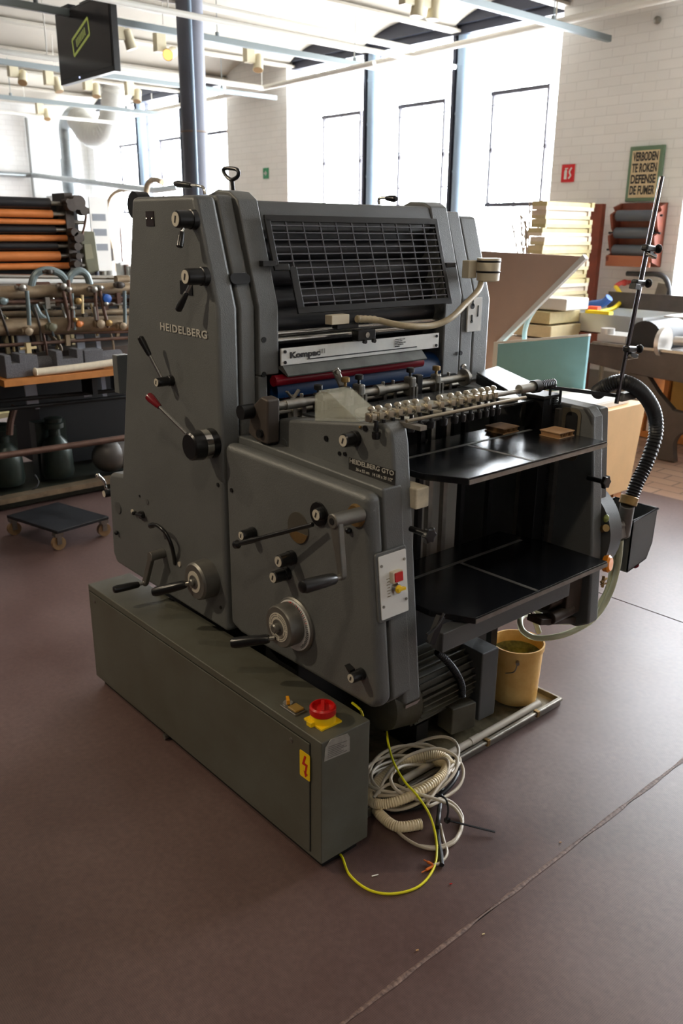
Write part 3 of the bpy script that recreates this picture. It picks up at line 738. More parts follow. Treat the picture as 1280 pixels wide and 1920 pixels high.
# top lever with black grip
pts = [at(384, 364, y=1.3), at(381, 352, y=1.3), at(372, 348.5, y=1.3), at(352, 347, y=1.3)]
k = MB().tube(cat_rom(pts, 5), .004, 10).build('top_lever', CHROME, PR)
a_, b_ = at(358, 348, y=1.3), at(328, 344, y=1.3)
MB().lathe(a_, b_-a_, [(0, .006), (.012, .008), ((b_-a_).length*.8, .0095), ((b_-a_).length, .006)], 16).build('lever_grip', BLACK, k)
pts = [at(711, 383, y=1.75), at(710, 374, y=1.75), at(716, 371, y=1.75), at(728, 372, y=1.75)]
k = MB().tube(cat_rom(pts, 5), .004, 10).build('top_lever', CHROME, PR)
a_, b_ = at(724, 371.5, y=1.75), at(743, 373, y=1.75)
MB().lathe(a_, b_-a_, [(0, .006), (.012, .008), ((b_-a_).length*.8, .0095), ((b_-a_).length, .006)], 16).build('lever_grip', BLACK, k)
# D-shaped black handle behind the tower top
hy = 1.55
pts = [at(421, 316, y=hy), at(421, 326, y=hy), at(433, 337, y=hy), at(446, 330, y=hy), at(444, 318, y=hy)]
k = MB().tube(cat_rom(pts, 5, True), .006, 10, closed=True).build('lifting_handle', BLACK, PR)
MB().cyl(at(435, 338, y=hy), at(438, 366, y=hy), .006, seg=10).build('handle_stem', BLACKM, k)

# drive side tower
def yprism(pts, y0, y1, name, m, bev=.006, parent=PR): return MB().prism(poly(pts, y0), (0, y1-y0, 0)).build(name, m, parent, bevel=bev)
dt = [(-2.35, .42), (-1.846, .42), (-1.846, 1.311), (-1.928, 1.578), (-1.96, 1.592), (-2.02, 1.594), (-2.08, 1.572), (-2.30, 1.572)]
yprism(dt, 2.055, 2.135, 'drive_tower_plate', PAINT)
dt2 = [(-2.35, .42), (-1.85, .42), (-1.85, 1.305), (-1.935, 1.565), (-2.30, 1.565)]
dcov = yprism(dt2, 2.14, 2.20, 'drive_cover_band', PAINT)
yprism([(x-.004, z-.012 if z > 1 else z) for x, z in dt2], 2.204, 2.292, 'drive_side_cover', PAINT, .012)
yprism([(-2.35, 1.0), (-1.80, 1.0), (-1.80, 1.045), (-2.35, 1.045)], 2.10, 2.32, 'tower_ledge', PAINT2, .006)
# white mounting plate
x_ = -1.842
cnr = [at(882, 540, x=x_), at(905, 536, x=x_), at(900, 620, x=x_), at(873, 619, x=x_)]
yl, yh = min(c.y for c in cnr)+.004, max(c.y for c in cnr)
pl = MB().box(x_-.004, x_+.002, yl, yh, cnr[2].z, 1.30).build('white_mounting_plate', WHITE, PR, bevel=.001)
kk = MB()
for px, py, r_ in ((886, 574, .009), (884, 603, .005)):
    q = at(px, py, x=x_+.003); kk.cyl(q+V((-.001, 0, 0)), q+V((.001, 0, 0)), r_, seg=16).box(q.x-.001, q.x+.001, q.y-.003, q.y+.003, q.z, q.z+.022)
q = at(896, 583, x=x_+.003); kk.box(q.x-.001, q.x+.001, q.y-.002, q.y+.002, q.z-.018, q.z+.018)
kk.build('keyholes', VDARK, pl)
q = at(863, 662, x=x_); MB().cyl((x_-.002, q.y, q.z), (x_+.003, q.y, q.z), .007, seg=14).build('plate_bore', VDARK, PR)
# fountain-solution bottle cup
q = at(914, 528, x=-1.80); zc0 = q.z; zc1 = at(914, 484, x=-1.80).z
cup = MB().lathe((q.x, q.y, zc0), UZ, [(0, .026), (.004, .036), (zc1-zc0, .038)], 32).build('dampening_cup', CREAM, PR, label='cream plastic cup with black bands')
for f in (.38, .82): MB().lathe((q.x, q.y, zc0+(zc1-zc0)*f), UZ, [(0, .038), (.004, .0395), (.006, .038)], 32).build('clamp_band', BLACKM, cup)
MB().box(q.x-.06, q.x-.03, q.y-.06, q.y-.02, zc0+.01, zc0+.065).build('cup_bracket', CREAM, cup, bevel=.003)
qq = V((q.x-.01, q.y-.02, zc0))
hp = cat_rom([qq, at(896, 545, x=-1.78), at(872, 570, x=-1.76), at(845, 596, x=-1.74), at(812, 610, x=-1.74), at(770, 612, x=-1.74), at(735, 607, x=-1.76), at(705, 600, x=-1.78), at(668, 598, x=-1.79)], 10)
MB().tube(hp, lambda i: .0095+(.0018 if (i > 70 and i % 2) else 0), 12).build('dampening_hose', mat('yellowed_hose', (176, 160, 128), .45, 0, .15, 30), cup)
# bar between the towers
yprism([(-1.99, 1.50), (-1.925, 1.50), (-1.918, 1.54), (-1.933, 1.577), (-1.99, 1.577)], 1.392, 2.055, 'top_cross_bar', PAINT2, .006)
yprism([(-1.985, 1.48), (-1.94, 1.48), (-1.94, 1.50), (-1.985, 1.50)], 1.392, 2.055, 'cross_bar_rail', BLACKM, .002)
# cylinders and rollers behind the guard
def xs_(z): return -1.846-(z-1.311)*.3175 if z > 1.311 else -1.846
rl_ = [(1.500, .10, .030), (1.452, .085, .034), (1.385, .095, .040), (1.318, .09, .036), (1.262, .085, .042)]
for z_, off, r_ in rl_:
    MB().cyl((xs_(z_)-off, 1.392, z_), (xs_(z_)-off, 2.055, z_), r_, seg=36).build('ink_roller', RUB, PR)
MB().cyl((-1.885, 1.392, 1.20+.015), (-1.885, 2.055, 1.215), .012, seg=20).cyl((-1.875, 1.392, 1.235), (-1.875, 2.055, 1.235), .007, seg=16).build('chrome_tie_rods', CHROME, PR)
MB().box(-2.3, -2.02, 1.392, 2.055, .5, 1.56).build('inner_housing', VDARK, PR)
MB().cyl((-1.97, 1.392, .98), (-1.97, 2.055, .98), .115, seg=48).build('impression_cylinder', BLACKM, PR)
MB().cyl((-1.905, 1.392, 1.075), (-1.905, 2.055, 1.075), .055, seg=40).build('blanket_cylinder', BLUECYL, PR, label='blue rubber covered cylinder')
MB().cyl((-1.842, 1.37, 1.113), (-1.842, 1.95, 1.113), .0155, seg=24).build('red_form_roller', REDROLL, PR, label='dark red roller')
# guard grid
gn = nrm; gp = pk+gn*.018
def gq(px, py, o=0): return atn(px, py, gp+gn*o, gn)
outer = [gq(494, 407.5), gq(820, 419), gq(846, 565), gq(556, 580), gq(537, 501), gq(516, 501)]
def lerp(a, b, t): return a.lerp(b, t)
TL, TR, BR, BL = gq(505, 417), gq(815, 430), gq(838, 556), gq(560, 569)
def quad(u, v): return lerp(lerp(TL, TR, u), lerp(gq(517, 569-3), BR, u), v)
# regular grid in true plane coordinates: u along y, v down the slope
y0g, y1g = gq(505, 417).y, gq(838, 556).y
def gpt(y, s_): return V((pk.x, y, pk.z))+gn*.018+sl*s_
s_top = (gq(660, 413)-gpt(0, 0)).dot(sl); s_bot = (gq(700, 573)-gpt(0, 0)).dot(sl); s_mid = (gq(527, 501)-gpt(0, 0)).dot(sl)
ya, yb, yc = gq(494, 407.5).y, gq(834, 500).y, gq(556, 575).y
G = MB(); fw_ = .016
def gbar(y0, s0, y1, s1, w2, th=.007):
    a = gpt(y0, s0); b = gpt(y1, s1); G.bar(a, b, th, w2, up=(sl if abs(y1-y0) > abs(s1-s0) else UY))
gbar(ya, s_top, yb, s_top, fw_*1.15); gbar(yb-fw_*.55, s_top, yb-fw_*.55, s_bot, fw_*1.0); gbar(yc, s_bot, yb, s_bot, fw_*1.15)
gbar(ya+.008, s_top, ya+.008, s_mid, fw_*1.1); gbar(ya, s_mid, yc, s_mid, fw_*1.1); gbar(yc+.012, s_mid, yc+.012, s_bot, fw_*1.5)
SLAT = mat('overhead_lit_slats', (84, 84, 90), .3)  # greyer than the frame: light from above put into the slat colour
gf = G.build('guard_grille', BLACK, PR, bevel=.0015)
G = MB(); NR = 13
for i in range(1, NR):
    s_ = s_top+(s_bot-s_top)*i/NR; y0_ = ya if s_ < s_mid else yc
    gbar(y0_, s_, yb-.01, s_, .0032, .005)
G.build('grille_slats', SLAT, gf)
G = MB()
for j in range(1, 11):
    y_ = ya+.008+(yb-ya-.016)*j/11
    gbar(y_, s_top, y_, s_bot if y_ > yc else s_mid, .0035, .005)
G.build('grille_bars', SLAT, gf)
q = gq(505, 494); MB().box(q.x-.012, q.x+.006, q.y-.025, q.y+.02, q.z-.007, q.z+.007).build('grille_catch', BLACK, gf, bevel=.001)
q = gq(842, 497); MB().box(q.x-.012, q.x+.006, q.y-.02, q.y+.025, q.z-.007, q.z+.007).build('grille_catch', BLACK, gf, bevel=.001)
# dampening unit with white front plate
xk = -1.826
a_, b_, c_, d_ = at(527, 653, x=xk), at(823, 625, x=xk), at(823, 655, x=xk), at(531, 683, x=xk)
zt_, zb_ = (a_.z+b_.z)/2, (c_.z+d_.z)/2; y0k, y1k = a_.y, min(b_.y, 2.05)
dm = MB().prism([(xk-.004, y0k+.006, zb_+.001), (xk+.022, y0k+.006, zb_-.024), (xk+.02, y0k+.006, zb_-.028), (xk-.03, y0k+.006, zb_-.006)], (0, y1k-y0k-.08, 0)).build('dampening_unit_tray', mat('stained_aluminium', (104, 106, 103), .5, .4, .3, 12), PR)
MB().box(xk-.09, xk-.006, y0k+.01, y1k-.01, zb_, zt_-.008).build('unit_body', BLACKM, dm)
plate = MB().box(xk-.006, xk, y0k, y1k, zb_+.001, zt_).build('white_front_plate', ALU, dm, bevel=.001, label='white enamelled front plate with black lettering')
sc = MB()
for py_, yy in ((zt_-.009, y0k+.012), (zb_+.009, y0k+.012), (zt_-.009, y1k-.012), (zb_+.009, y1k-.012)): sc.cyl((xk-.002, yy, py_), (xk+.003, yy, py_), .0045, seg=12)
sc.build('plate_screws', BLACKM, dm)
sc = MB(); sc.box(xk-.001, xk+.0015, y0k+.09, y1k-.10, zb_+.010, zb_+.013).build('dark_groove', VDARK, dm)
ly = at(543, 662, x=xk).y; ly1 = at(597, 655, x=xk).y
text_mesh('Kompac', (xk+.001, ly, zb_+.0135), UY, UZ, (ly1-ly)*1.05, .022, .04).build('black_plate_lettering', INK, dm)
text_mesh('III', (xk+.001, ly1+.004, zb_+.023), UY, UZ, .018, .013, .0).build('silver_numeral', mat('pale_silver', (170, 170, 168), .3, .3), dm)
for i in range(5):
    text_mesh(['SERIAL NO 3115', 'MODEL GTO', 'MADE IN U.S.A. 1985', 'U.S. PATENTS', 'PENDING'][i], (xk+.001, at(740, 636, x=xk).y, zt_-.008-.0052*i), UY, UZ, (.042, .03, .045, .036, .02)[i], .0026).build('fine_print', INK, dm)
# sensor block above the plate
q = at(688, 628, x=-1.80)
sb = MB().box(q.x-.03, q.x, q.y-.034, q.y+.034, q.z-.016, q.z+.014).build('clamp_block', BLACK, PR, bevel=.002)
MB().cyl((q.x-.001, q.y, q.z), (q.x+.003, q.y, q.z), .008, seg=16).build('chrome_screw', CHROME, sb)
MB().cyl((q.x-.001, q.y-.012, q.z-.018), (q.x+.008, q.y-.012, q.z-.018), .006, seg=12).cyl((q.x-.001, q.y+.024, q.z-.018), (q.x+.008, q.y+.024, q.z-.018), .006, seg=12).build('clamp_screws', BLACK, sb)
q = at(640, 600, x=-1.79)
MB().box(q.x-.03, q.x, q.y-.035, q.y+.03, q.z-.012, q.z+.014).build('hose_manifold', CREAM, sb, bevel=.002)
MB().box(q.x-.03, q.x-.005, q.y-.01, q.y+.07, q.z-.026, q.z-.013).build('manifold_bracket', BLACK, sb, bevel=.002)

# operator feeder: side frame, cover
ff = [(-1.765, .42), (xfo(.42), .425), (xfo(1.05)-.002, 1.05), (xfo(1.05)-.010, 1.082), (xfo(1.05)-.035, 1.098), (-1.40, 1.085), (-1.705, 1.042), (-1.76, 1.0)]
fr_ = MB().prism(poly(ff, 1.283), (0, .056, 0)).build('feeder_side_frame', PAINT, PR, bevel=.009, seg=3)
cv = [(-1.84, .44), (-1.79, .425), (-1.25, .432), (-1.222, .46), (-1.277, .955), (-1.77, .967), (-1.84, .967)]
cov = MB().prism(poly(cv, YF+.001), (0, .045, 0)).build('feeder_cover', PAINT, PR, bevel=.02, seg=4)
cv2 = [(-1.84, .44), (-1.252, .432), (-1.2235, .46), (-1.2775, .962), (-1.77, .981), (-1.84, .981)]
MB().prism(poly(cv2, 1.2455), (0, .061, 0)).build('feeder_cover_rear', PAINT, PR, bevel=.006)
# label and knob on the side frame
yl_ = 1.283
b0, b1 = at(658, 868, y=yl_-.001), at(736, 893, y=yl_-.001)
c = (b0+b1)/2; dr = (b1-b0).normalized()
MB().hexa((c.x, yl_-.0008, c.z-.004), UX*.155, UY*.0012, UZ*.034).build('label_strip', mat('black_label_strip', (24, 22, 22), .35), fr_)
xl0 = c.x-.073
text_mesh('HEIDELBERG GTO', (xl0, yl_-.0016, c.z+.001), UX, UZ, .147, .0112, .008).build('label_lettering', LETTER, fr_)
text_mesh('36 x 52 cm   14 1/8 x 20 1/2"', (xl0+.022, yl_-.0016, c.z-.0135), UX, UZ, .122, .0075, .004).build('label_lettering', LETTER, fr_)
knob(643, 826.5, .04, .0165, 'frame_knob', y=yl_, parent=PR)
for px, py in ((685, 803), (705, 805), (558, 848), (612, 822), (637, 850), (647, 851)):
    q = at(px, py, y=yl_); r_ = .007 if py < 845 else .005
    MB().lathe((q.x, yl_-.003, q.z), UY, [(0, r_*.5), (0, r_), (.006, r_)], 14).build('frame_screw', BLACKM, PR)
q = at(531, 834, y=yl_); MB().lathe((q.x, yl_-.001, q.z), UY, [(0, .017), (.003, .0175)], 24).build('cast_boss', PAINT, PR)
q = at(664, 803, y=yl_-.02); MB().ball(q+V((0, .018, 0)), .004, seg=8).build('oil_nipple', BRASS, PR)

# controls on the feeder cover
knob(452, 1004.5, .04, .0135, 'cover_knob'); knob(521.5, 1053, .045, .0165, 'cover_knob'); knob(511.5, 1083, .045, .016, 'cover_knob')
k, p = knob(657.5, 1272, .035, .013, 'pointer_knob')
MB().prism([p+V((-.012, .008, .012)), p+V((-.032, .008, .018)), p+V((-.010, .008, -.002))], (0, .016, 0)).build('pointer', BLACK, k)
# recessed knob with black ring, brass recess
q = at(598, 964, y=YF); MB().lathe((q.x, YF-.004, q.z), UY, [(0, .022), (.0, .029), (.006, .030)], 36).build('recess_ring', BLACK, PR)
knob(592.5, 965.5, .02, .016, 'recessed_knob')
q = at(559, 990, y=YF)
rc = MB().lathe((q.x, YF-.0015, q.z), UY, [(0, .040), (.004, .041)], 40).build('access_recess', mat('recess_shade', (70, 66, 58), .5), PR)  # flat disc, its darker colour stands in for the shade of the opening
half = [V((q.x+.0385*math.cos(a), YF-.003, q.z+.0385*math.sin(a))) for a in [math.radians(195+150*k/16) for k in range(17)]]
MB().prism(half, (0, .003, 0)).build('brass_window', BRASS, rc)
# long black shift rod
a_ = at(586, 983.5, y=YF-.03); b_ = at(443, 1021, y=YF-.09)
k = MB().cyl(a_, b_, .0055, seg=14).build('shift_rod', BLACK, PR)
MB().lathe(b_-(a_-b_).normalized()*.006, a_-b_, [(0, .004), (.001, .010), (.012, .0115), (.02, .006), (.06, .0075), (.09, .0055)], 18).build('rod_grip', BLACK, k)
# big crank
p = at(622, 978, y=YF-.085)
q2 = at(665, 966, y=YF)
MB().lathe((q2.x+.004, YF-.006, q2.z), UY, [(0, .018), (.0, .024), (.008, .028)], 32).build('crank_bushing', BRASS, PR)
k = MB().cyl(p, (p.x+.002, YF, p.z), .0165, seg=28, ch=.002).build('table_crank', CAST, PR)
MB().cyl(p+V((0, -.001, 0)), p+V((0, .004, 0)), .008, seg=18).build('shaft_bore', VDARK, k)
e = at(634, 1083, y=YF-.085)
dn = (e-p); sd = V((1, 0, 0))
arm = MB().prism([p+V((-.017, .004, .0)), p+V((.016, .004, 0)), e+V((.009, .004, .0)), e+V((.0, .004, -.011)), e+V((-.008, .004, 0))], (0, .016, 0)).build('crank_arm', CAST, k, bevel=.004, seg=3)
crankhandle(e+V((0, .004, 0)), 565, 1101, .115, k, .0145)
q = at(655, 994, y=YF); MB().ball((q.x, YF-.004, q.z), .008, seg=12).build('stop_pin', BLACK, PR)
# big dial with scale
q = at(550, 1172, y=YF-.008)
MB().lathe((q.x, YF-.008, q.z), UY, [(0, .069), (.004, .073), (.009, .073)], 56).build('dial_back_plate', CAST, PR)
sd_ = MB().lathe((q.x, YF-.010, q.z), UY, [(0, .046), (.0, .067), (.003, .067)], 56, cap=False).build('dial_scale_ring', WHITE, PR)
tk = MB(); rd = MB()
for i in range(36):
    a = math.radians(-60+i*5.0+30); cc_ = V((q.x+.060*math.sin(a), YF-.0108, q.z+.060*math.cos(a))); d_ = V((math.sin(a), 0, math.cos(a)))
    (rd if i < 20 and i % 2 else tk).bar(cc_-d_*(.004 if i % 3 else .006), cc_+d_*.003, .0008, .0016, up=UY)
tk.build('scale_marks', INK, sd_)
rd.prism([V((q.x-.016, YF-.012, q.z+.053)), V((q.x-.002, YF-.012, q.z+.053)), V((q.x-.009, YF-.012, q.z+.064))], (0, .001, 0))
rd.build('red_scale_marks', RED, sd_, label='red scale marks')
p = at(522, 1176, y=YF-.052)
w_ = MB().lathe(p, UY, [(0, .020), (0, .052), (.005, .0555), (.038, .0555), (.042, .046), (.050, .046)], 48).build('speed_hand_wheel', CAST, PR)
MB().lathe(p+V((0, -.0015, 0)), UY, [(0, .038), (.003, .038)], 40).build('scale_disc', DISC, w_)
MB().lathe(p+V((0, -.003, 0)), UY, [(0, .021), (.005, .022)], 30).lathe(p+V((0, -.018, 0)), UY, [(0, .009), (.003, .012), (.016, .012)], 24).build('wheel_hub', CAST, w_)
tk = MB()
for i in range(44):
    a = 2*PI*i/44
    if i % 11 in (0,): continue
    for rr_ in (.034, .0285): cc_ = p+V((rr_*math.sin(a), -.002, rr_*math.cos(a))); tk.box(cc_.x-.0009, cc_.x+.0009, cc_.y, cc_.y+.0004, cc_.z-.0012, cc_.z+.0012)
tk.build('engraved_text_ring', INK, w_)
crankhandle(p+V((-.012, -.002, -.034)), 433, 1206, .075, w_, .0135)
# white switch panel on the feeder front
def onface(px, py, o=0.0):      # front face of the cover leans slightly
    n_ = V((1, 0, .11)).normalized(); return atn(px, py, V((-1.222, 1.2, .46))+n_*o, n_)
nf = V((1, 0, .11)).normalized(); uf = V((-.11, 0, 1)).normalized()
c4_ = [onface(717, 1040.6), onface(762, 1029.7), onface(767, 1139), onface(723, 1154.7)]
cen = sum(c4_, V((0, 0, 0)))/4; cen.y = 1.257
bz = MB().prism(rrect(cen+nf*-.002, UY, uf, .098, .166, .008), nf*.007).build('switch_panel_surround', PAINT, PR, bevel=.003)
pn = MB().prism(rrect(cen+nf*.0052, UY, uf, .086, .150, .003), nf*.003).build('white_switch_panel', WHITE, PR, bevel=.0008, label='white switch plate with red and yellow buttons')
sc = MB()
for sy in (-1, 1):
    for sz in (-.044, .052): q = cen+UY*sy*.036+uf*sz+nf*.008; sc.cyl(q, q+nf*.002, .0035, seg=12)
sc.build('panel_screws', STEEL, pn)
q = cen+UY*.003+uf*.020+nf*.008
MB().prism(rrect(q, UY, uf, .032, .028, .003), nf*.012).build('button_housing', CREAM, pn, bevel=.001)
MB().prism(rrect(q+nf*.012+UY*.001, UY, uf, .024, .021, .001), nf*.003).build('red_button', RED, pn, label='red push button')
q = cen+UY*.004+uf*-.010+nf*.008
MB().lathe(q, nf, [(0, .0145), (.003, .0145), (.006, .012), (.010, .011)], 28).build('selector_ring', CHROME, pn)
MB().lathe(q+nf*.008, nf, [(0, .010), (.004, .009)], 24).hexa(q+nf*.014+UY*.004, UY*.024, uf*.007, nf*.010).build('yellow_selector', YELL, pn, label='yellow selector knob', bevel=.001)
tk = MB()
for i in range(7):
    q = cen+UY*-.017+uf*(.018-.007*i)+nf*.0084; tk.hexa(q, UY*(.008 if i % 2 else .011), uf*.0018, nf*.0005)
tk.build('panel_markings', mat('faint_grey_print', (150, 140, 120), .5), pn)
# raised frame line on the face below panel
q = MB(); 
# star knobs on the frame fronts
def star(px, py, x, parent=PR, r=.021):
    p = at(px, py, x=x)
    pts = []
    for k in range(12):
        a = 2*PI*k/12; rr_ = r if k % 2 == 0 else r*.72; pts.append(V((p.x, p.y+rr_*math.cos(a), p.z+rr_*math.sin(a))))
    s_ = MB().prism(pts, (.014, 0, 0)).build('star_knob', BLACK, parent, bevel=.004, seg=3)
    MB().cyl((p.x-.05, p.y, p.z), (p.x+.002, p.y, p.z), .007, seg=12).build('threaded_stem', BLACKM, s_)
star(800, 1002, -1.19); star(1131, 903, -1.20)

# drive side feeder frame
YD0, YD1 = 2.035, 2.085
df = [(-1.80, .40), (-1.36, .385), (-1.25, .385), (xfr(.4)-.01, .41), (xfr(.6), .6), (xfr(1.02), 1.02), (xfr(1.03)-.02, 1.043), (-1.42, 1.047), (-1.80, 1.04)]
dfr = MB().prism(poly(df, YD0), (0, YD1-YD0, 0)).build('drive_feeder_frame', PAINT, PR, bevel=.008, seg=3)
MB().prism(poly([(-1.66, .77), (xfr(.8)-.012, .77), (xfr(1.04)-.012, 1.035), (-1.55, 1.045)], YD1+.002), (0, .045, 0)).build('drive_frame_cover', PAINT2, PR, bevel=.006)
INW = mat('inner_casting_ochre', (104, 96, 80), .5, .2, .2, 8)
sl_ = MB().prism(rrect((-1.335, YD0-.0035, .96), UX, UZ, .07, .15, .018), (0, .004, 0)).build('frame_inner_casting', INW, PR)
MB().prism(rrect((-1.328, YD0-.005, .975), UX, UZ, .038, .10, .014), (0, .002, 0)).build('frame_slots', VDARK, sl_)  # thin plates on the casting, pocket shade put into their black
MB().box(-1.375, -1.36, YD0-.02, YD0, .45, 1.03).box(-1.49, -1.475, YD0-.02, YD0, .45, 1.03).build('frame_ribs', STEEL, PR)
# rack pillar
MB().box(-1.44, -1.38, 1.965, 2.028, .45, 1.065).build('lift_pillar', BLACKM, PR, bevel=.002)
q = MB()
for i in range(96): z_ = .47+i*.0063; q.box(-1.3805, -1.376, 2.008, 2.027, z_, z_+.0035)
q.build('lift_rack', DARK, PR)
MB().box(-1.45, -1.37, 1.952, 2.034, 1.062, 1.072).build('pillar_cap', BLACKM, PR, bevel=.002)
# back stop bars
for y_, m_ in ((1.640, STEEL), (1.70, STEEL), (1.775, BLACKM), (1.90, DARK), (1.60, BLACKM)):
    MB().box(-1.515, -1.50, y_, y_+.016, .46, 1.05).build('sheet_stop_bar', m_, PR)
MB().box(-1.58, -1.572, 1.34, 1.84, .44, .86).build('inner_back_panel', mat('inner_grey_panel', (168, 164, 156), .5), PR)
MB().box(-1.80, -1.76, 1.33, 2.03, .4, 1.0).build('inner_black_panel', VDARK, PR)
# inner linkage
q = MB()
for i in range(14):
    y_ = 1.4+random.random()*.5; z_ = .5+random.random()*.45; q.cyl((-1.72, y_, z_), (-1.68, y_, z_), .01+random.random()*.025, seg=16)
    q.bar((-1.70, y_, z_), (-1.70, y_+random.uniform(-.12, .12), z_+random.uniform(-.12, .12)), .01, .012)
q.build('inner_linkage', DARK, PR)
q = at(968, 970, x=-1.6); MB().cyl((-1.6, q.y-.06, q.z+.012), (-1.6, q.y+.05, q.z+.015), .012, seg=16).build('inner_shaft', STEEL, PR)
# feeder tables
def table(zt, xf, y0, y1, name):
    out = [(-1.488, y0+.0), (-1.488, 1.945), (-1.36, y1), (xf, y1), (xf, y0+.05), (xf-.095, y0)]
    t_ = MB().prism([V((x, y, zt-.016)) for x, y in out], (0, 0, .016)).build(name, TABLE, PR, bevel=.0015)
    MB().bar((xf+.0008, y0+.052, zt-.010), (xf+.0008, y1, zt-.010), .002, .011).build('edge_strip', STEEL, t_)
    st = MB()
    st.hexa(((-1.40+xf)/2+.004, y0+.29, zt+.0004), V(((xf+1.385), .004, 0)), V((.0, .011, 0)), (0, 0, .0009))
    st.hexa((-1.397, (y0+y1)/2-.02, zt+.0004), (.011, 0, 0), (0, (y1-y0)-.05, 0), (0, 0, .0009))
    st.build('table_strips', TAPE, t_)
    return t_
table(.975, -1.182, 1.372, 1.984, 'upper_pile_table')
table(.645, -1.138, 1.372, 1.980, 'lower_pile_table')
bm_ = MB().box(-1.195, -1.158, 1.335, 1.84, .574, .624).build('table_support_beam', PAINT2, PR, bevel=.003)
MB().box(-1.45, -1.19, 1.5, 1.53, .59, .622).box(-1.45, -1.19, 1.8, 1.83, .59, .622).build('table_ribs', BLACKM, bm_)
a_, b_ = at(826, 1155, x=-1.135), at(806, 1207, x=-1.135)
MB().bar(a_, b_, .012, .02, up=UY).tube(cat_rom([at(832, 1150, x=-1.13), at(818, 1175, x=-1.13), at(800, 1190, x=-1.13)], 5), .003, 8).build('table_release_lever', BLACKM, PR)
# drive side lower casting
q = MB()
q.box(-1.36, -1.24, 1.96, 2.034, .44, .60); q.cyl((-1.28, 1.90, .50), (-1.28, 2.03, .50), .03, seg=20); q.cyl((-1.25, 1.90, .455), (-1.25, 2.0, .455), .018, seg=16)
q.cyl((-1.3, 1.80, .53), (-1.3, 1.93, .53), .02, seg=16); q.bar((-1.27, 1.85, .46), (-1.27, 2.03, .41), .05, .02)
q.build('lift_gearbox', mat('greasy_brown_casting', (70, 58, 48), .5, .4, .3, 20), PR, bevel=.004)

# register shaft, clamps and brackets
xs2, zs2 = -1.70, 1.078
MB().cyl((xs2, 1.275, zs2), (xs2, 2.02, zs2), .0115, seg=20).build('register_shaft', STEEL, PR)
for y0c, y1c, rc in ((1.30, 1.36, .0135), (1.62, 1.645, .017), (1.99, 2.0, .026)): MB().cyl((xs2, y0c, zs2), (xs2, y1c, zs2), rc, seg=20).build('shaft_collar', STEEL, PR)
br = [(-1.735, .985), (-1.69, .985), (-1.685, 1.10), (-1.715, 1.105), (-1.76, 1.07), (-1.775, 1.0)]
bk = MB().prism(poly(br, 1.235), (0, .04, 0)).build('shaft_bracket', CASTDK, PR, bevel=.006)
MB().cyl((-1.755, 1.20, 1.062), (-1.755, 1.24, 1.062), .019, seg=20).build('bracket_roller', BLACKM, bk)
MB().cyl((-1.715, 1.226, 1.01), (-1.715, 1.236, 1.01), .011, seg=16).build('bracket_bolt', BLACKM, bk)
def clamp(y_, m, big=1.0, black=False):
    c_ = MB().box(xs2-.014*big, xs2+.016*big, y_-.011, y_+.011, zs2-.030, zs2+.024*big).build('register_clamp', m, PR, bevel=.006, seg=3)
    MB().box(xs2+.010, xs2+.026, y_-.010, y_-.003, zs2-.042, zs2+.0).box(xs2+.010, xs2+.026, y_+.003, y_+.010, zs2-.042, zs2+.0).build('sheet_fingers', STEEL, c_)
    MB().cyl((xs2+.002, y_, zs2+.022*big), (xs2+.002, y_, zs2+.036*big), .004, seg=8).lathe((xs2+.002, y_, zs2+.034*big), UZ, [(0, .010), (.002, .012), (.012, .012), (.014, .009)], 12).build('thumb_screw', BLACK if black else BRASS, c_)
clamp(1.505, BLACKM, 1.1); clamp(1.555, CAST, 1.15, True); clamp(1.755, CAST, 1.15, True); clamp(1.865, STEEL, 1.0); clamp(1.41, BLACKM, .8, True)
MB().box(xs2-.012, xs2+.012, 1.775, 1.80, zs2-.035, zs2+.03).build('register_stop', BLACK, PR, bevel=.004)
q = at(448+0, 668, x=-1.7)
a_ = at(634, 712, x=-1.72); MB().bar(a_+V((0, -.012, .03)), a_+V((0, .02, -.03)), .006, .022, up=UY).cyl(a_+V((.004, -.008, .022)), a_+V((.012, -.008, .022)), .008, seg=14).build('gauge_arm', STEEL, PR, bevel=.003)
# second shaft and small linkages
MB().cyl((-1.79, 1.36, 1.045), (-1.79, 2.05, 1.045), .03, seg=30).build('front_lay_roller', mat('polished_black_cylinder', (16, 16, 18), .12, .3), PR)
MB().cyl((-1.74, 1.30, 1.05), (-1.74, 2.05, 1.05), .006, seg=12).cyl((-1.67, 1.33, 1.045), (-1.67, 1.95, 1.045), .005, seg=12).build('tie_rods', STEEL, PR)
for y_ in (1.35, 1.38, 1.44, 1.475, 1.60, 1.68, 1.72, 1.82, 1.92, 1.96):
    MB().box(-1.752, -1.728, y_, y_+.014, 1.03, 1.075).cyl((-1.74, y_+.007, 1.07), (-1.74, y_+.007, 1.092), .005, seg=8).build('finger_block', STEEL, PR, bevel=.001)
q = at(549, 748, x=-1.72)
wn = MB().ball(q, .007, seg=10)
wn.bar(q, q+V((0, -.02, .022)), .004, .010, up=UX).bar(q, q+V((0, .02, .022)), .004, .010, up=UX); wn.build('wing_nut', STEEL, PR)
q = at(867, 689, x=-1.8); MB().lathe(q, UX, [(0, .012), (.006, .012), (.01, .008)], 18).build('tower_bolt', CHROME, PR)
q = at(532, 751-12+12, x=-1.84); 
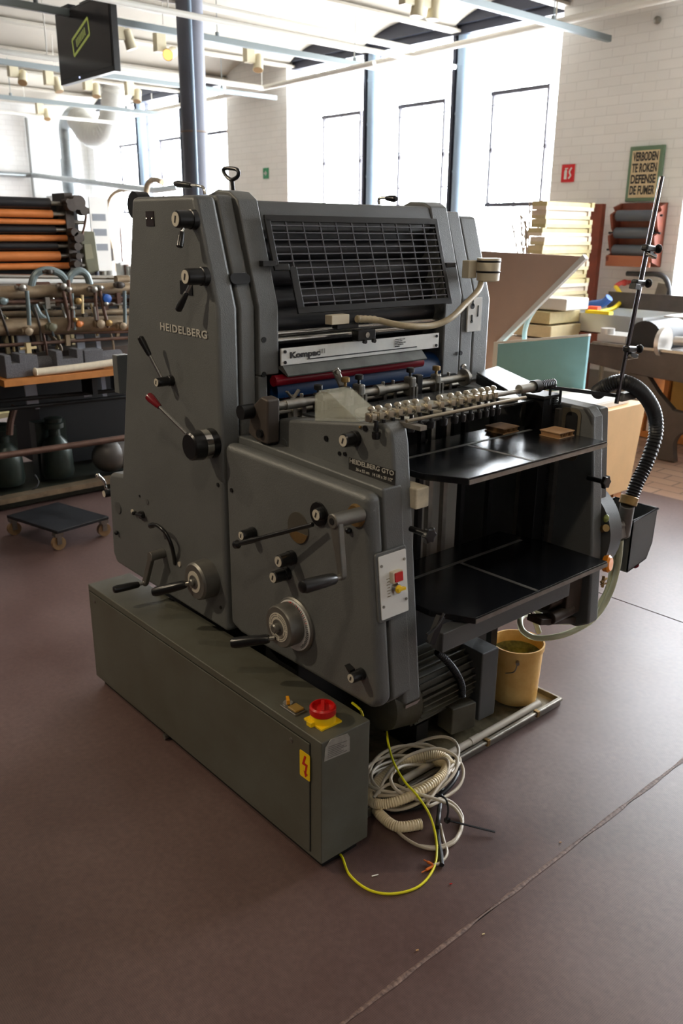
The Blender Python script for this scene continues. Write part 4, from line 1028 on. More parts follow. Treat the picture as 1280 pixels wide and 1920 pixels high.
# feed board
fb = MB().box(-1.665, -1.405, 1.33, 1.955, 1.052, 1.058).build('feed_board', mat('dark_feed_board', (40, 41, 42), .25, .4), PR, bevel=.001)
for cy in (1.46, 1.62, 1.765, 1.88):
    pts = [V((-1.50+.085*math.sin(a)*1.0, cy+.062*math.cos(a), 1.0585)) for a in [PI*2*k/28 for k in range(28)]]
    MB().prism(pts, (0, 0, .012)).build('feed_tape_disc', mat('worn_feed_disc', (150, 146, 132), .45, .3, .1, 20), fb, bevel=.004, seg=3)
# sucker bar with 15 suckers
sb = MB().cyl((-1.345, 1.26, 1.108), (-1.345, 1.80, 1.108), .006, seg=14).cyl((-1.345, 1.80, 1.112), (-1.345, 1.88, 1.112), .0125, seg=16).build('sucker_bar', STEEL, PR)
heads = [(210, 380), (262, 378), (330, 370), (395, 362), (458, 355), (520, 345), (600, 335), (690, 322), (768, 310), (822, 298), (880, 290), (937, 283), (987, 275), (1028, 268), (1070, 262)]
NI = mat('nickel_plate', (190, 180, 160), .28, .9)
for hx, hy_ in heads:
    p = at(640+hx*.2656, 660+hy_*.2656, x=-1.345); y_ = p.y; z_ = 1.108
    s_ = MB().box(-1.357, -1.333, y_-.007, y_+.007, z_-.010, z_+.010).cyl((-1.345, y_-.009, z_), (-1.345, y_+.009, z_), .0095, seg=14).build('sucker', NI, PR, bevel=.001)
    MB().cyl((-1.345, y_, z_+.009), (-1.345, y_, z_+.017), .0035, seg=10).lathe((-1.345, y_, z_+.015), UZ, [(0, .005), (.002, .0085), (.006, .0085), (.010, .005), (.011, 0)], 14).build('valve_screw', NI, s_)
    MB().cyl((-1.328, y_, z_-.028), (-1.328, y_, z_-.004), .0045, seg=10).lathe((-1.328, y_, z_-.046), UZ, [(0, .008), (.006, .0095), (.016, .0095), (.018, .005)], 14).build('rubber_cup', BLACK, s_)
for i, (hx, hy_) in enumerate(heads):
    p = at(640+hx*.2656, 660+hy_*.2656, x=-1.345)
sp_ = []
for i in range(90):
    a = i*2*PI/9; sp_.append(V((-1.345+.012*math.cos(a), 1.88+.075*i/90, 1.112+.012*math.sin(a))))
MB().tube(sp_, .002, 6).cyl((-1.345, 1.86, 1.112), (-1.345, 1.885, 1.112), .017, seg=20).build('bar_spring', BLACK, sb)
MB().cyl(at(762, 790, x=-1.29), at(985, 745, x=-1.29), .0042, seg=12).build('front_guide_rod', mat('dull_tan_rod', (150, 138, 118), .3, .8), PR)
# clear scratched plastic cover on the frame
yp = 1.287
pp_ = [(at(591, 789, y=yp)), at(591, 742, y=yp), at(600, 733.5, y=yp), at(615, 737, y=yp), at(674, 791, y=yp)]
q = MB()
pts = [V((p.x, yp, p.z)) for p in pp_]
q.prism(pts, (0, .002, 0)); q.prism([p+V((0, .075, .0)) for p in pts], (0, .002, 0))
for a_, b_ in ((0, 1), (1, 2), (2, 3), (3, 4)):
    A, B = pts[a_], pts[b_]; n_ = (B-A).cross(UY).normalized()*.002; q.prism([A, B, B+UY*.077, A+UY*.077], n_)
q.build('clear_safety_cover', PERSP, PR)
# operator-frame top ledge
MB().box(-1.40, -1.25, 1.33, 1.35, 1.085, 1.095).build('frame_ledge', STEEL, PR)
# side plate at the drive side
z_ = 1.062
pts = [at(893, 701, z=z_), at(932, 689, z=z_), at(1003, 722, z=z_), at(962, 741, z=z_)]
MB().prism(pts, (0, 0, .006)).build('side_plate', PAINT2, PR, bevel=.002)
MB().prism([p+V((0, 0, -.03)) for p in pts], (0, 0, .028)).build('side_plate_base', BLACKM, PR)

# gauge rod stand: horizontal bar and leaning rod with clamps
X0 = -1.28
a_, b_ = at(996, 722, x=-1.40), at(1155, 742, x=X0)
gb = MB().bar(a_, b_, .007, .010).cyl(a_, a_+V((0, 0, .012)), .005, seg=10).build('gauge_bar', BLACKM, PR)
for px, f_ in ((1034, .22), (1050, .34)): q = a_.lerp(b_, f_); MB().cyl((q.x, q.y, 1.045), (q.x, q.y, q.z), .004, seg=8).build('bar_post', BLACKM, gb)
c_ = at(1172, 742, x=X0)
MB().box(c_.x-.012, c_.x+.012, c_.y-.03, c_.y+.045, c_.z-.014, c_.z+.012).build('rod_clamp', CAST, gb, bevel=.006)
lo, hi = at(1155, 757, x=X0+.012), at(1240, 331, x=X0+.012)
gr_ = MB().cyl(lo, hi, .0062, seg=18).build('gauge_rod', mat('dark_chrome_rod', (90, 84, 86), .15, 1), PR)
for px, py, kd in ((1216, 466, 0), (1197, 531, 1), (1181, 655, 0)):
    q = at(px, py, x=X0+.016)
    g_ = MB().bar(q+V((0, -.026, .003)), q+V((0, .022, -.002)), .022, .018).build('rod_slider', BLACK, gr_, bevel=.006)
    g2 = MB()
    e_ = q+V((0, .034, -.001)); g2.cyl(q+V((0, .02, 0)), e_, .004, seg=10).lathe(e_+V((.006, -.002, 0)), V((.3, 1, 0)), [(0, .009), (.003, .0125), (.008, .0125), (.010, .009)], 20)
    g2.build('slider_thumb_screw', BLACK, gr_, bevel=.001)
    g2 = MB(); g2.bar(q+V((.005, -.01, -.012)), q+V((.005, .028, -.022)), .012, .012) if kd == 0 else g2.bar(q+V((.004, -.038, -.006)), q+V((.004, -.012, -.010)), .02, .014)
    g2.build('slider_jaw', BLACK, gr_, bevel=.001)
    if kd == 0: MB().hexa(q+V((.012, -.005, -.017 if py < 600 else -.024)), V((0, .055, -.014 if py < 600 else 0)), V((.006, 0, 0)), V((0, 0, .0018))).build('spring_finger', CHROME, gr_)

# black corrugated hose and pump on the drive side
hp = cat_rom([at(1120, 735, x=-1.36), at(1140, 722, x=-1.31), at(1168, 716, x=-1.27), at(1200, 733, x=-1.25), at(1224, 768, x=-1.25), at(1229, 812, x=-1.25), at(1213, 865, x=-1.25), at(1194, 905, x=-1.25), at(1182, 938, x=-1.25)], 22)
hs = MB().tube(hp, lambda i: .0195+(.0028 if i % 3 == 0 else (-.001 if i % 3 == 1 else .001)), 16).build('corrugated_air_hose', HOSEB, PR)
c1 = at(1181, 930, x=-1.25); c2 = at(1176, 946, x=-1.25)
MB().cyl(c1, c2, .027, seg=24, ch=.002).build('hose_collar', BRASS, hs)
c3 = at(1167, 1003, x=-1.27)
pump = MB().cyl(c2, c3, .022, seg=20).box(c3.x-.04, c3.x+.02, c3.y-.09, c3.y+.01, c3.z-.0, c3.z+.06).cyl(c3+V((0, -.10, .045)), c3+V((0, .01, .045)), .022, seg=16).build('pump_body', CAST, PR, bevel=.003)
dc = at(1140, 972, x=-1.30)
MB().lathe((dc.x-.05, 2.09, dc.z-.01), UY, [(0, .15), (.06, .15), (.085, .13), (.09, .05)], 48).build('gear_cover', PAINT2, PR)
gy = at(1134, 975, x=-1.20); 
MB().ball(at(1136, 972, x=-1.215), .012, (.6, 1, 1), 12).build('sight_glass', mat('green_sight_glass', (120, 130, 60), .2), PR)
MB().cyl(at(1128, 992, x=-1.23), at(1136, 990, x=-1.21), .011, seg=12).build('brass_fitting', BRASS, PR)
# catch box
y0b, y1b = 2.30, 2.44
fx = -1.25; z1b, z0b = .672, .50
out = [(y0b, z1b-.01), (y1b, z1b), (y1b-.005, z0b+.06), (y1b-.03, z0b+.01), (y0b+.0, z0b-.01)]
q = MB()
q.prism([V((fx, y, z)) for y, z in out], (-.004, 0, 0)); q.prism([V((fx-.15, y, z)) for y, z in out], (-.004, 0, 0))
for A, B in zip(out[1:], out[2:]+out[:1]):
    if A == out[0] or B == out[1]: continue
    A3, B3 = V((fx, *A)), V((fx, *B)); n_ = (B3-A3).cross(UX).normalized()*.004; q.prism([A3, B3, B3-UX*.152, A3-UX*.152], n_)
cb = q.build('catch_box', PAINT2, PR)
rim = [V((fx, y0b, z1b-.01)), V((fx, y1b, z1b)), V((fx-.152, y1b, z1b)), V((fx-.152, y0b, z1b-.01))]
MB().tube(rim, .005, 8, closed=True).build('rolled_rim', BLACKM, cb)
q = at(1190, 1058, x=-1.27); MB().ball(q, .0135, seg=16).build('red_ball_knob', DKRED, PR, label='dark red ball knob')
MB().cyl(at(1168, 1063, x=-1.28), at(1186, 1058, x=-1.27), .003, seg=8).build('knob_stem', STEEL, PR)
oc = at(1139, 1057, x=-1.20)
MB().lathe(oc, V((1, .25, .1)), [(-.012, .014), (-.010, .024), (.004, .026), (.010, .020), (.010, .010)], 24).build('amber_cap', mat('amber_cap', (236, 140, 20), .3), PR, label='amber round cap')
q = at(1130, 1092, x=-1.22); MB().cyl(q+V((0, -.012, .004)), q+V((0, .018, .008)), .004, seg=8).cyl(q+V((0, 0, -.015)), q+V((0, 0, .02)), .0045, seg=8).bar(q+V((0, -.01, -.004)), q+V((0, .02, -.008)), .006, .004).build('pipe_cock', BRASS, PR)
# clear drain hoses
h1 = cat_rom([at(1163, 1012, x=-1.26), at(1158, 1060, x=-1.26), at(1143, 1112, x=-1.27), at(1117, 1155, x=-1.28), at(1085, 1178, x=-1.30), at(1045, 1193, x=-1.33), at(1005, 1196, x=-1.38), at(980, 1183, x=-1.42), at(975, 1163, x=-1.45), at(985, 1152, x=-1.47), at(1000, 1160, x=-1.49), at(1010, 1185, x=-1.49)], 8)
MB().tube(h1, .0095, 12).build('clear_drain_hose', CLEAR, PR)
h2 = cat_rom([at(1154, 1010, x=-1.28), at(1148, 1060, x=-1.28), at(1136, 1110, x=-1.30), at(1110, 1145, x=-1.32), at(1080, 1164, x=-1.36), at(1040, 1165, x=-1.42), at(1010, 1150, x=-1.46), at(1000, 1140, x=-1.48)], 8)
MB().tube(h2, .008, 12).build('clear_drain_hose', CLEAR, PR)
h3 = cat_rom([at(993, 1146, x=-1.4), at(1005, 1160, x=-1.38), at(1025, 1171, x=-1.36), at(1042, 1166, x=-1.34), at(1052, 1155, x=-1.32)], 6)
MB().tube(h3, .0025, 8).build('thin_black_wire', BLACK, PR)

# lower machine: plinth, motor, belt cover, terminal box
MB().box(-2.42, -1.66, 1.30, 2.2, .035, .42).build('machine_plinth', VDARK, PR, bevel=.01)  # base in shadow, the shade put into its near-black colour
MB().box(-2.44, -1.78, 1.33, 2.26, .40, .62).build('lower_housing', DARK, PR, bevel=.01)
# leg strut in front of the bucket
a_, b_ = at(957, 1160, x=-1.44), at(938, 1270, x=-1.44)
MB().box(-1.52, -1.50, a_.y-.012, a_.y+.018, .04, .60).build('stand_leg', BLACKM, PR)
mz, mx_ = .185, -1.56
mt = MB()
mt.cyl((mx_, 1.60, mz), (mx_, 1.86, mz), .088, seg=40)
for i in range(30):
    a = 2*PI*i/30; d_ = V((math.cos(a), 0, math.sin(a))); c_ = V((mx_, 1.73, mz))+d_*.095
    mt.hexa(c_, d_*.02, UY*.24, d_.cross(UY)*.004)
mo = mt.build('drive_motor', DUSTY, PR)
MB().lathe((mx_, 1.50, mz), UY, [(0, .05), (.02, .085), (.10, .098), (.11, .1)], 36).build('motor_fan_cowl', DUSTY, mo)
a_, b_ = at(758, 1325, x=-1.47), at(790, 1310, x=-1.47)
MB().bar(a_, b_, .010, .010).build('chrome_handle', CHROME, mo)
lc, cc_, rc_ = at(819, 1360, z=.045), at(846, 1379, z=.045), at(890, 1363, z=.045)
tb = MB().prism([lc, cc_, rc_, lc+rc_-cc_], (0, 0, .088)).build('terminal_box', DUSTY, mo, bevel=.004)
bc, bR = at(895, 1348, z=.05), at(929, 1333, z=.05)
bl = bc+(at(859, 1204, z=.33)-at(905, 1227, z=.33)); 
zt_ = .285
tpc, tpr, tpl = at(905, 1227, z=zt_), at(936, 1213.5, z=zt_), at(859, 1204, z=zt_)
MB().prism([V((p.x, p.y, .05)) for p in (tpc, tpr, tpr+tpl-tpc, tpl)], (0, 0, zt_-.05)).build('belt_cover', PAINT2, PR, bevel=.005)
cp = cat_rom([at(819, 1222, x=-1.46), at(838, 1240, x=-1.455), at(855, 1262, x=-1.45), at(865, 1285, x=-1.45), at(866, 1306, x=-1.45)], 14)
MB().tube(cp, lambda i: .010+(.0018 if i % 2 else 0), 12).build('flexible_conduit', BLACKM, mo)
for y0c in (1.62, 1.82): MB().box(-1.66, -1.49, y0c, y0c+.05, .012, .10).build('motor_foot', DARK, mo)
# ------------------------------------------------------------------ control cabinet
CX0, CX1, CY0, CY1, CZ0, CZ1 = -2.51, -1.291, 1.082, 1.236, .03, .374
CB = thing('control_cabinet', 'long low grey-green steel electrical cabinet in front of the printing press', 'cabinet', ((CX0+CX1)/2, (CY0+CY1)/2, 0))
MB().box(CX0, CX1, CY0, CY1, CZ0, CZ1).build('cabinet_body', CABP, CB, bevel=.003, seg=3)
pn = MB().box(CX0+.012, CX1-.042, CY0-.0035, CY0+.001, CZ0+.015, CZ1-.022).build('front_panel', CABP, CB, bevel=.001)
MB().box(CX0+.010, CX1-.040, CY0-.0008, CY0+.001, CZ0+.013, CZ1-.020).build('panel_gap', VDARK, CB)
sc = MB()
for x_ in (CX0+.05, CX1-.11): sc.lathe((x_, CY0-.0065, CZ1-.045), UY, [(0, .004), (.002, .007), (.004, .007)], 14)
sc.build('panel_screws', STEEL, pn)
MB().box(CX0+.02, CX1-.02, CY0+.02, CY1-.02, 0, CZ0+.005).build('plinth', VDARK, CB)
MB().cyl((-2.05, CY0+.0, .012), (-2.05, CY0+.03, .012), .009, seg=12).build('levelling_foot', STEEL, CB)
# warning sticker
a_, b_ = at(562, 1404, y=CY0-.004), at(582, 1468, y=CY0-.004)
sx, sz, sw, sh = (a_.x+b_.x)/2, (a_.z+b_.z)/2, b_.x-a_.x, a_.z-b_.z
c1, c2 = at(562, 1404, y=CY0-.0035), at(581, 1415, y=CY0-.0035); c3 = at(562, 1452, y=CY0-.0035)
sw = c2.x-c1.x; sh = c1.z-c3.z
sx, sz = (c1.x+c2.x)/2, (c1.z+c3.z)/2
st = MB().prism(rrect((sx, CY0-.0036, sz), UX, UZ, sw, sh, .004), (0, -.0008, 0)).build('warning_sticker', YELL, CB, label='yellow warning sticker with a red lightning arrow')
def zz(u, v): return V((sx+u*sw, CY0-.0046, sz+v*sh))
q = MB(); q.prism([zz(-.02, .38), zz(.16, .38), zz(.0, .10), zz(.30, .10), zz(.14, -.28), zz(.0, -.24), zz(.10, -.0), zz(-.26, -.0)], (0, -.0004, 0))
q.prism([zz(-.1, -.2), zz(.30, -.28), zz(.06, -.44)], (0, -.0004, 0)); q.build('lightning_arrow', RED, st)
# rating plate
u0, u1, u2, u3 = [at(px, py, x=CX1+.001) for px, py in ((607, 1428), (655, 1408), (655, 1381), (610, 1396))]
rp = MB().prism([u0, u1, u2, at(651, 1375, x=CX1+.001), at(620, 1386, x=CX1+.001), at(609, 1402, x=CX1+.001)], (.0012, 0, 0)).build('rating_plate', mat('torn_silver_label', (160, 158, 150), .4, .3, .15, 50), CB, label='torn silver rating label')
q = MB()
for i in range(7):
    f = .14+i*.11; A = u0.lerp(u3, f); B = u1.lerp(u2, f); q.bar(A.lerp(B, .12)+V((.0014, 0, 0)), A.lerp(B, .88-(i % 3)*.12)+V((.0014, 0, 0)), .0006, .0014)
q.build('printed_rows', mat('label_print', (90, 88, 84), .5), rp)
# key switch and red rotary main switch on the top
c_ = at(549, 1327, z=CZ1+.004)
ks = MB().box(c_.x-.032, c_.x+.032, c_.y-.018, c_.y+.018, CZ1-.001, CZ1+.006).build('toggle_switch_plate', CAST, CB, bevel=.002)
MB().box(c_.x-.004, c_.x+.028, c_.y-.014, c_.y+.014, CZ1+.006, CZ1+.012).build('amber_button', mat('dirty_amber', (150, 120, 60), .4), ks, bevel=.002)
MB().cyl((c_.x-.020, c_.y, CZ1+.005), (c_.x-.020, c_.y, CZ1+.010), .013, seg=20).build('switch_ring', CHROME, ks)
MB().hexa((c_.x-.020, c_.y, CZ1+.016), V((.02, -.012, 0)), V((.004, .007, 0)), (0, 0, .012)).build('yellow_toggle', AMBER, ks, bevel=.001)
c_ = at(605, 1349, z=CZ1+.004)
ms = MB().box(c_.x-.034, c_.x+.034, c_.y-.032, c_.y+.032, CZ1-.001, CZ1+.005).lathe((c_.x, c_.y, CZ1+.004), UZ, [(0, .032), (.014, .031), (.02, .030)], 36).box(c_.x-.012, c_.x+.006, c_.y-.042, c_.y-.02, CZ1, CZ1+.012).build('yellow_switch_base', YELL, CB, bevel=.001)
dr = MB().lathe((c_.x, c_.y, CZ1+.022), UZ, [(0, .030), (.003, .0325), (.018, .0325), (.022, .029), (.022, .0265), (.012, .0255)], 40).build('red_rotary_switch', RED, ms, label='red rotary main switch')
MB().hexa((c_.x, c_.y, CZ1+.038), V((.036, -.030, 0)), V((.006, .008, 0)), (0, 0, .013)).build('switch_bar', RED, dr, bevel=.002)

# ------------------------------------------------------------------ drip tray, bucket, block
TX1 = -1.372
TR_ = thing('drip_tray', 'dirty oil-stained drip tray on the floor under the printing press', 'tray', (-1.85, 1.75, 0))
MB().box(-2.30, TX1-.006, 1.30, 2.19, 0, .012).build('tray_base', TRAYM, TR_)
q = MB(); q.box(TX1-.008, TX1, 1.30, 2.195, 0, .03).box(-2.3, TX1, 2.187, 2.195, 0, .03)
q.build('tray_rim', STEEL, TR_, bevel=.002)
MB().cyl((TX1-.022, 1.46, .034), (TX1-.022, 2.10, .034), .0115, seg=20).cyl((TX1-.022, 1.755, .034), (TX1-.022, 1.80, .034), .0128, seg=20).build('grey_pipe', PVC, TR_)
q = MB().cyl((TX1+.003, 1.46, .026), (TX1+.003, 2.19, .026), .0055, seg=14).build('thin_rail', STEEL, TR_)
for y_ in (1.60, 1.80, 2.05): MB().box(TX1-.008, TX1+.011, y_, y_+.014, .014, .035).build('pipe_clip', BRASS, TR_, bevel=.002)
# white bucket
bc_ = at(974, 1268, z=.02); bx_, by_ = -1.50, 2.105
BK = thing('plastic_bucket', 'stained yellow-cream plastic bucket standing on the drip tray', 'bucket', (bx_, by_, .012))
hB = .205
MB().lathe((bx_, by_, .0125), UZ, [(0, .070), (.004, .076), (hB-.02, .084), (hB-.018, .088), (hB, .089), (hB, .084), (hB-.02, .080), (.008, .072), (.008, 0)], 48, cap=False).build('bucket_shell', BUCKM, BK)
MB().lathe((bx_, by_, .03), UZ, [(0, 0), (0, .071), (.10, .0775), (.15, .079), (.135, .06), (.08, .045), (.04, 0)], 40, cap=False).build('green_residue', SLUDGE, BK, label='dried green residue')
q = at(952, 1226, x=bx_+.07)
MB().cyl((bx_+.052, by_-.065, hB-.02), (bx_+.062, by_-.078, hB-.02), .006, seg=10).tube(cat_rom([(bx_+.060, by_-.076, hB-.02), (bx_+.058, by_-.088, hB-.045), (bx_+.03, by_-.095, hB-.06)], 6), .0018, 6).build('bail_handle', STEEL, BK)
# block between frame and table
MB().box(-1.37, -1.255, 1.331, 1.374, .90, .95).build('foam_block', mat('aged_foam_block', (206, 196, 172), .8, 0, .2, 20), label='small yellowed foam block wedged between the side frame and the upper pile table', cat='block', bevel=.004)
for (x_, y_, lb) in ((-1.43, 1.86, 'left piece of corrugated cardboard at the back of the upper pile table'), (-1.30, 1.935, 'right piece of corrugated cardboard at the back of the upper pile table')):
    q = MB().box(x_-.04, x_+.025, y_-.035, y_+.035, .9755, .978).box(x_-.04, x_+.025, y_-.035, y_+.035, .989, .9915)
    for i in range(6): q.bar((x_-.007-.032, y_-.034+i*.0115, .978), (x_-.007+.032, y_-.034+i*.0115, .978), .0015, .001); q.hexa((x_-.007, y_-.030+i*.0115, .9835), (.064, 0, 0), (0, .0015, .004 if i % 2 else -.004), (0, .004 if i % 2 else -.004, .010))
    q.build('cardboard_scrap', CARD, label=lb, cat='cardboard')

# ------------------------------------------------------------------ cables on the floor
def fp(px, py, z=.02): return at(px, py, z=z)
def loops(cx, cy, rx_, ry_, n, z0, dz, jit, ph=0, seed=1, turn=1):
    rnd = random.Random(seed); c = fp(cx, cy, z0); out = []; N = 12
    for i in range(int(n*N)):
        t = i/N; a = ph+turn*2*PI*t
        f = 1+jit*math.sin(3.1*t+seed)+rnd.uniform(-jit, jit)*.25
        out.append(V((c.x+rx_*f*math.cos(a)+.012*math.sin(seed+t*2.3), c.y+ry_*f*math.sin(a)+.012*math.cos(seed*2+t*1.7), z0+dz*(.5+.5*math.sin(2.7*a*.5+seed*1.3))+dz*.25*t/n)))
    return out
tail = [fp(812, 1545), fp(835, 1560, .006), fp(862, 1548, .006), fp(867, 1528, .006), fp(852, 1508, .012), fp(826, 1493, .03)]
g1 = loops(772, 1462, .085, .150, 3.2, .012, .05, .10, .4, 1)
MB().tube(cat_rom(g1, 4), .0047, 10).build('grey_cable', CABGREY, label='coiled beige-grey cable, the upper coil beside the cabinet end', cat='cable')
g2 = loops(785, 1478, .070, .125, 2.4, .02, .055, .14, 2.2, 5, -1)
MB().tube(cat_rom(g2+[fp(800, 1510, .05), fp(838, 1500, .03), fp(866, 1530, .008), fp(855, 1572, .0055), fp(820, 1588, .0055), fp(785, 1586, .0055)], 4), .0047, 10).build('grey_cable', CABGREY, label='coiled beige-grey cable whose outer loop lies nearest the viewer', cat='cable')
g0 = loops(770, 1470, .092, .140, 3.6, .010, .045, .09, 1.0, 21)
MB().tube(cat_rom(g0, 4), .0047, 10).build('grey_cable', CABGREY, label='coiled beige-grey cable, the widest coil, touching the cabinet end', cat='cable')
g3 = [fp(700, 1495, .06), fp(730, 1470, .07), fp(772, 1485, .075), fp(822, 1500, .055), fp(852, 1515, .03), fp(866, 1545, .006), fp(850, 1580, .0055), fp(808, 1592, .0055), fp(760, 1572, .0055), fp(720, 1530, .0055), fp(696, 1495, .006)]
MB().tube(cat_rom(g3, 7), .0044, 10).build('grey_cable', CABGREY, label='beige-grey cable looping across the top of the coil and round its near side', cat='cable')
g4 = [fp(825, 1545, .006), fp(832, 1575, .006), fp(838, 1600, .006), fp(826, 1617, .006), fp(812, 1622, .006)]
MB().tube(cat_rom(g4, 6), .0036, 8).build('grey_cable', CABGREY, label='short cable end with orange ferrules in front of the coil', cat='cable')
for (a_, b_, lb) in (((812, 1622), (794, 1612), 'upper orange wire end'), ((812, 1624), (790, 1636), 'lower orange wire end')):
    p0, p1 = fp(*a_, .006), fp(*b_, .006); MB().cyl(p0, p0.lerp(p1, .6), .0035, seg=10).cyl(p0.lerp(p1, .6), p1, .0014, seg=8).build('wire_ferrule', COPPER, label=lb+' on the floor in front of the coil', cat='wire end')
k1_ = loops(765, 1480, .078, .140, 1.35, .03, .035, .05, 1.2, 9)
MB().tube(cat_rom(k1_, 16), lambda i: .0125+(.0016 if i % 2 else 0), 14).build('corrugated_conduit', CONDUIT, label='fat cream corrugated conduit coiled with the cables', cat='conduit')
k2_ = [fp(694, 1500, .014), fp(715, 1530, .014), fp(745, 1550, .014), fp(790, 1545, .014)]
MB().tube(cat_rom(k2_, 20), lambda i: .0135+(.0014 if i % 2 else 0), 14).build('corrugated_conduit', CONDUIT, label='thick end of cream corrugated conduit at the foot of the coil', cat='conduit')
bk_ = loops(780, 1470, .082, .135, 1.9, .006, .03, .05, 3.0, 13)
MB().tube(cat_rom(bk_+[fp(822, 1530, .03), fp(820, 1560, .006), fp(826, 1600, .006), fp(828, 1622, .006)], 5), .0062, 10).build('black_cable', CABBLK, label='black cable coiled underneath the grey cables', cat='cable')
ev = [fp(640, 1575, .0035), fp(640, 1605, .0035), fp(655, 1640, .0035), fp(690, 1668, .0035), fp(735, 1676, .0035), fp(785, 1662, .0035), fp(814, 1625, .006), fp(818, 1580, .012), fp(806, 1530, .05), fp(782, 1492, .075), fp(758, 1465, .085), fp(738, 1430, .09), fp(728, 1395, .095), fp(725, 1372, .10)]
ev = [V((-1.40, 1.22, .0035)), V((-1.34, 1.16, .0035))]+ev[1:]
MB().tube(cat_rom(ev, 8), .0032, 8).build('earth_wire', EARTH, label='yellow-green earth wire arcing over the coil and round the cabinet corner', cat='wire')
MB().tube(cat_rom([at(660, 1318, z=.378), at(668, 1324, z=.379), at(676, 1332, z=.378), at(680, 1342, z=.34)], 5), .0032, 8).build('earth_wire', EARTH, label='short yellow-green wire behind the back edge of the cabinet top', cat='wire')
ct = cat_rom([fp(818, 1490, .075), fp(835, 1498, .072), fp(840, 1520, .05), fp(836, 1538, .03)], 8)
tie = MB().tube(ct, .0028, 6)
tie.bar(fp(838, 1538, .02), fp(928, 1560, .008), .0055, .0022).box(*[v for c in zip(fp(838, 1538, .02)-V((.006, .006, .005)), fp(838, 1538, .02)+V((.006, .006, .006))) for v in c])
tie.build('cable_tie', BLACK, label='black cable tie strapped round the coil with its tail pointing right', cat='cable tie')
for (px, py, lb, cm) in ((703, 1642, 'white splinter of paper on the floor inside the wire loop', PAPER), (906, 1752, 'pale wood chip on the floor by the seam, nearest the viewer', PALEW), (1050, 1580, 'tiny tan crumb on the floor left of the seam', mat('tan_crumb', (190, 150, 100), .7)), (782, 1782, 'round cream crumb on the floor in the foreground', mat('tan_crumb', (190, 150, 100), .7)), (845, 1658, 'tiny red chip on the floor right of the wire loop', RED)):
    p = fp(px, py, .001); L = .011 if px == 703 else .004
    MB().hexa(p+V((0, 0, .0012)), V((.4, 1, 0)).normalized()*L*1.6, V((1, -.4, 0)).normalized()*.0026, (0, 0, .0014)).build('floor_debris', cm, label=lb, cat='debris')

# ------------------------------------------------------------------ old press at the left
LP = thing('rotary_letterpress', 'old cast-iron press with orange and black rollers at the left', 'printing press', (-5.0, 1.9, 0))
XP = -5.0
spec = [(369, 391, 92, 0), (392, 408, 97, 1), (410, 421, 121, 1), (423, 438, 103, 0), (440, 453, 126, 1), (454, 469, 107, 0), (471, 490, 111, 1), (493, 506, 130, 1)]
YP0 = .9
for a, b, e, kind in spec:
    p0_, p1_ = at(45, a, x=XP), at(45, b, x=XP); r_ = (p0_.z-p1_.z)/2; zc = (p0_.z+p1_.z)/2; ye = at(e, (a+b)/2, x=XP).y
    o = MB().cyl((XP, YP0, zc), (XP, ye, zc), r_*.97, seg=28).build('form_roller', ORING if kind else RUB, LP, label='orange roller' if kind else 'black roller')
    MB().cyl((XP, ye, zc), (XP, ye+.12, zc), .012, seg=12).build('roller_shaft', STEEL, o)
zt_ = at(45, 366, x=XP).z; zb_ = at(45, 512, x=XP).z
MB().box(XP-.6, XP-.10, YP0, 2.35, zb_-.02, zt_-.03).build('roller_housing', VDARK, LP)
# end frame with bosses
fe = MB()
y2 = at(130, 440, x=XP).y
fe.box(XP-.15, XP+.02, y2-.02, y2+.03, zb_, zt_+.02)
for (px, py, r_) in ((128, 385, .045), (140, 380, .055), (150, 395, .035), (132, 435, .03), (140, 445, .04), (138, 462, .03), (140, 480, .026), (137, 495, .028), (120, 378, .02)):
    p = at(px, py, x=XP+.03); fe.cyl(p, p+V((.06, 0, 0)), r_*.75, seg=16).cyl(p+V((0, -.02, 0)), p+V((0, .05, 0)), r_*.55, seg=14)
fe.build('end_frame_bosses', CASTDK, LP)
gg = [at(146, 432, x=XP+.02), at(178, 434, x=XP+.02), at(188, 508, x=XP+.02), at(165, 514, x=XP+.02)]
MB().prism(gg, (-.05, 0, 0)).build('green_end_cover', GREENM, LP, bevel=.01)
gi = [at(157, 458, x=XP+.024), at(170, 458, x=XP+.024), at(175, 484, x=XP+.024), at(160, 487, x=XP+.024)]
MB().prism(gi, (.006, 0, 0)).build('cover_panel', mat('lighter_grey_green', (134, 130, 104), .5), LP)
MB().tube(cat_rom([at(158, 390, x=XP+.05), at(161, 405, x=XP+.05), at(158, 425, x=XP+.05), at(152, 447, x=XP+.05)], 5), .008, 8).build('oil_line', BROWNM, LP)
# cross rails, shafts
def shaft(py0, py1, r_, m, x_=-4.6, nm='cross_shaft', yr=2.6, yl=1.2):
    p0_, p1_ = at(0, py0, x=x_), at(240, py1, x=x_); d = (p1_-p0_)
    return MB().cyl(p0_-d*.5, p0_+d*1.15, r_, seg=18).build(nm, m, LP)
shaft(519, 522, .016, CHROME, -4.85); shaft(528, 530, .022, WHITE, -4.85, 'white_rail'); shaft(536, 533, .012, STEEL, -4.8)
s1 = shaft(549, 541, .035, TAN); shaft(566, 563, .012, BROWNM); shaft(590, 584, .018, TAN, -4.75); shaft(614, 606, .042, TAN, -4.6); shaft(603, 597, .018, TAN, -4.7); shaft(627, 622, .008, BROWNM); shaft(648, 633, .010, BROWNM); shaft(577, 569, .014, STEEL, -4.8)
shaft(752, 730, .012, DARK); shaft(768, 743, .012, DARK)
shaft(855, 820, .018, BROWNM, -4.45, 'guard_rail')
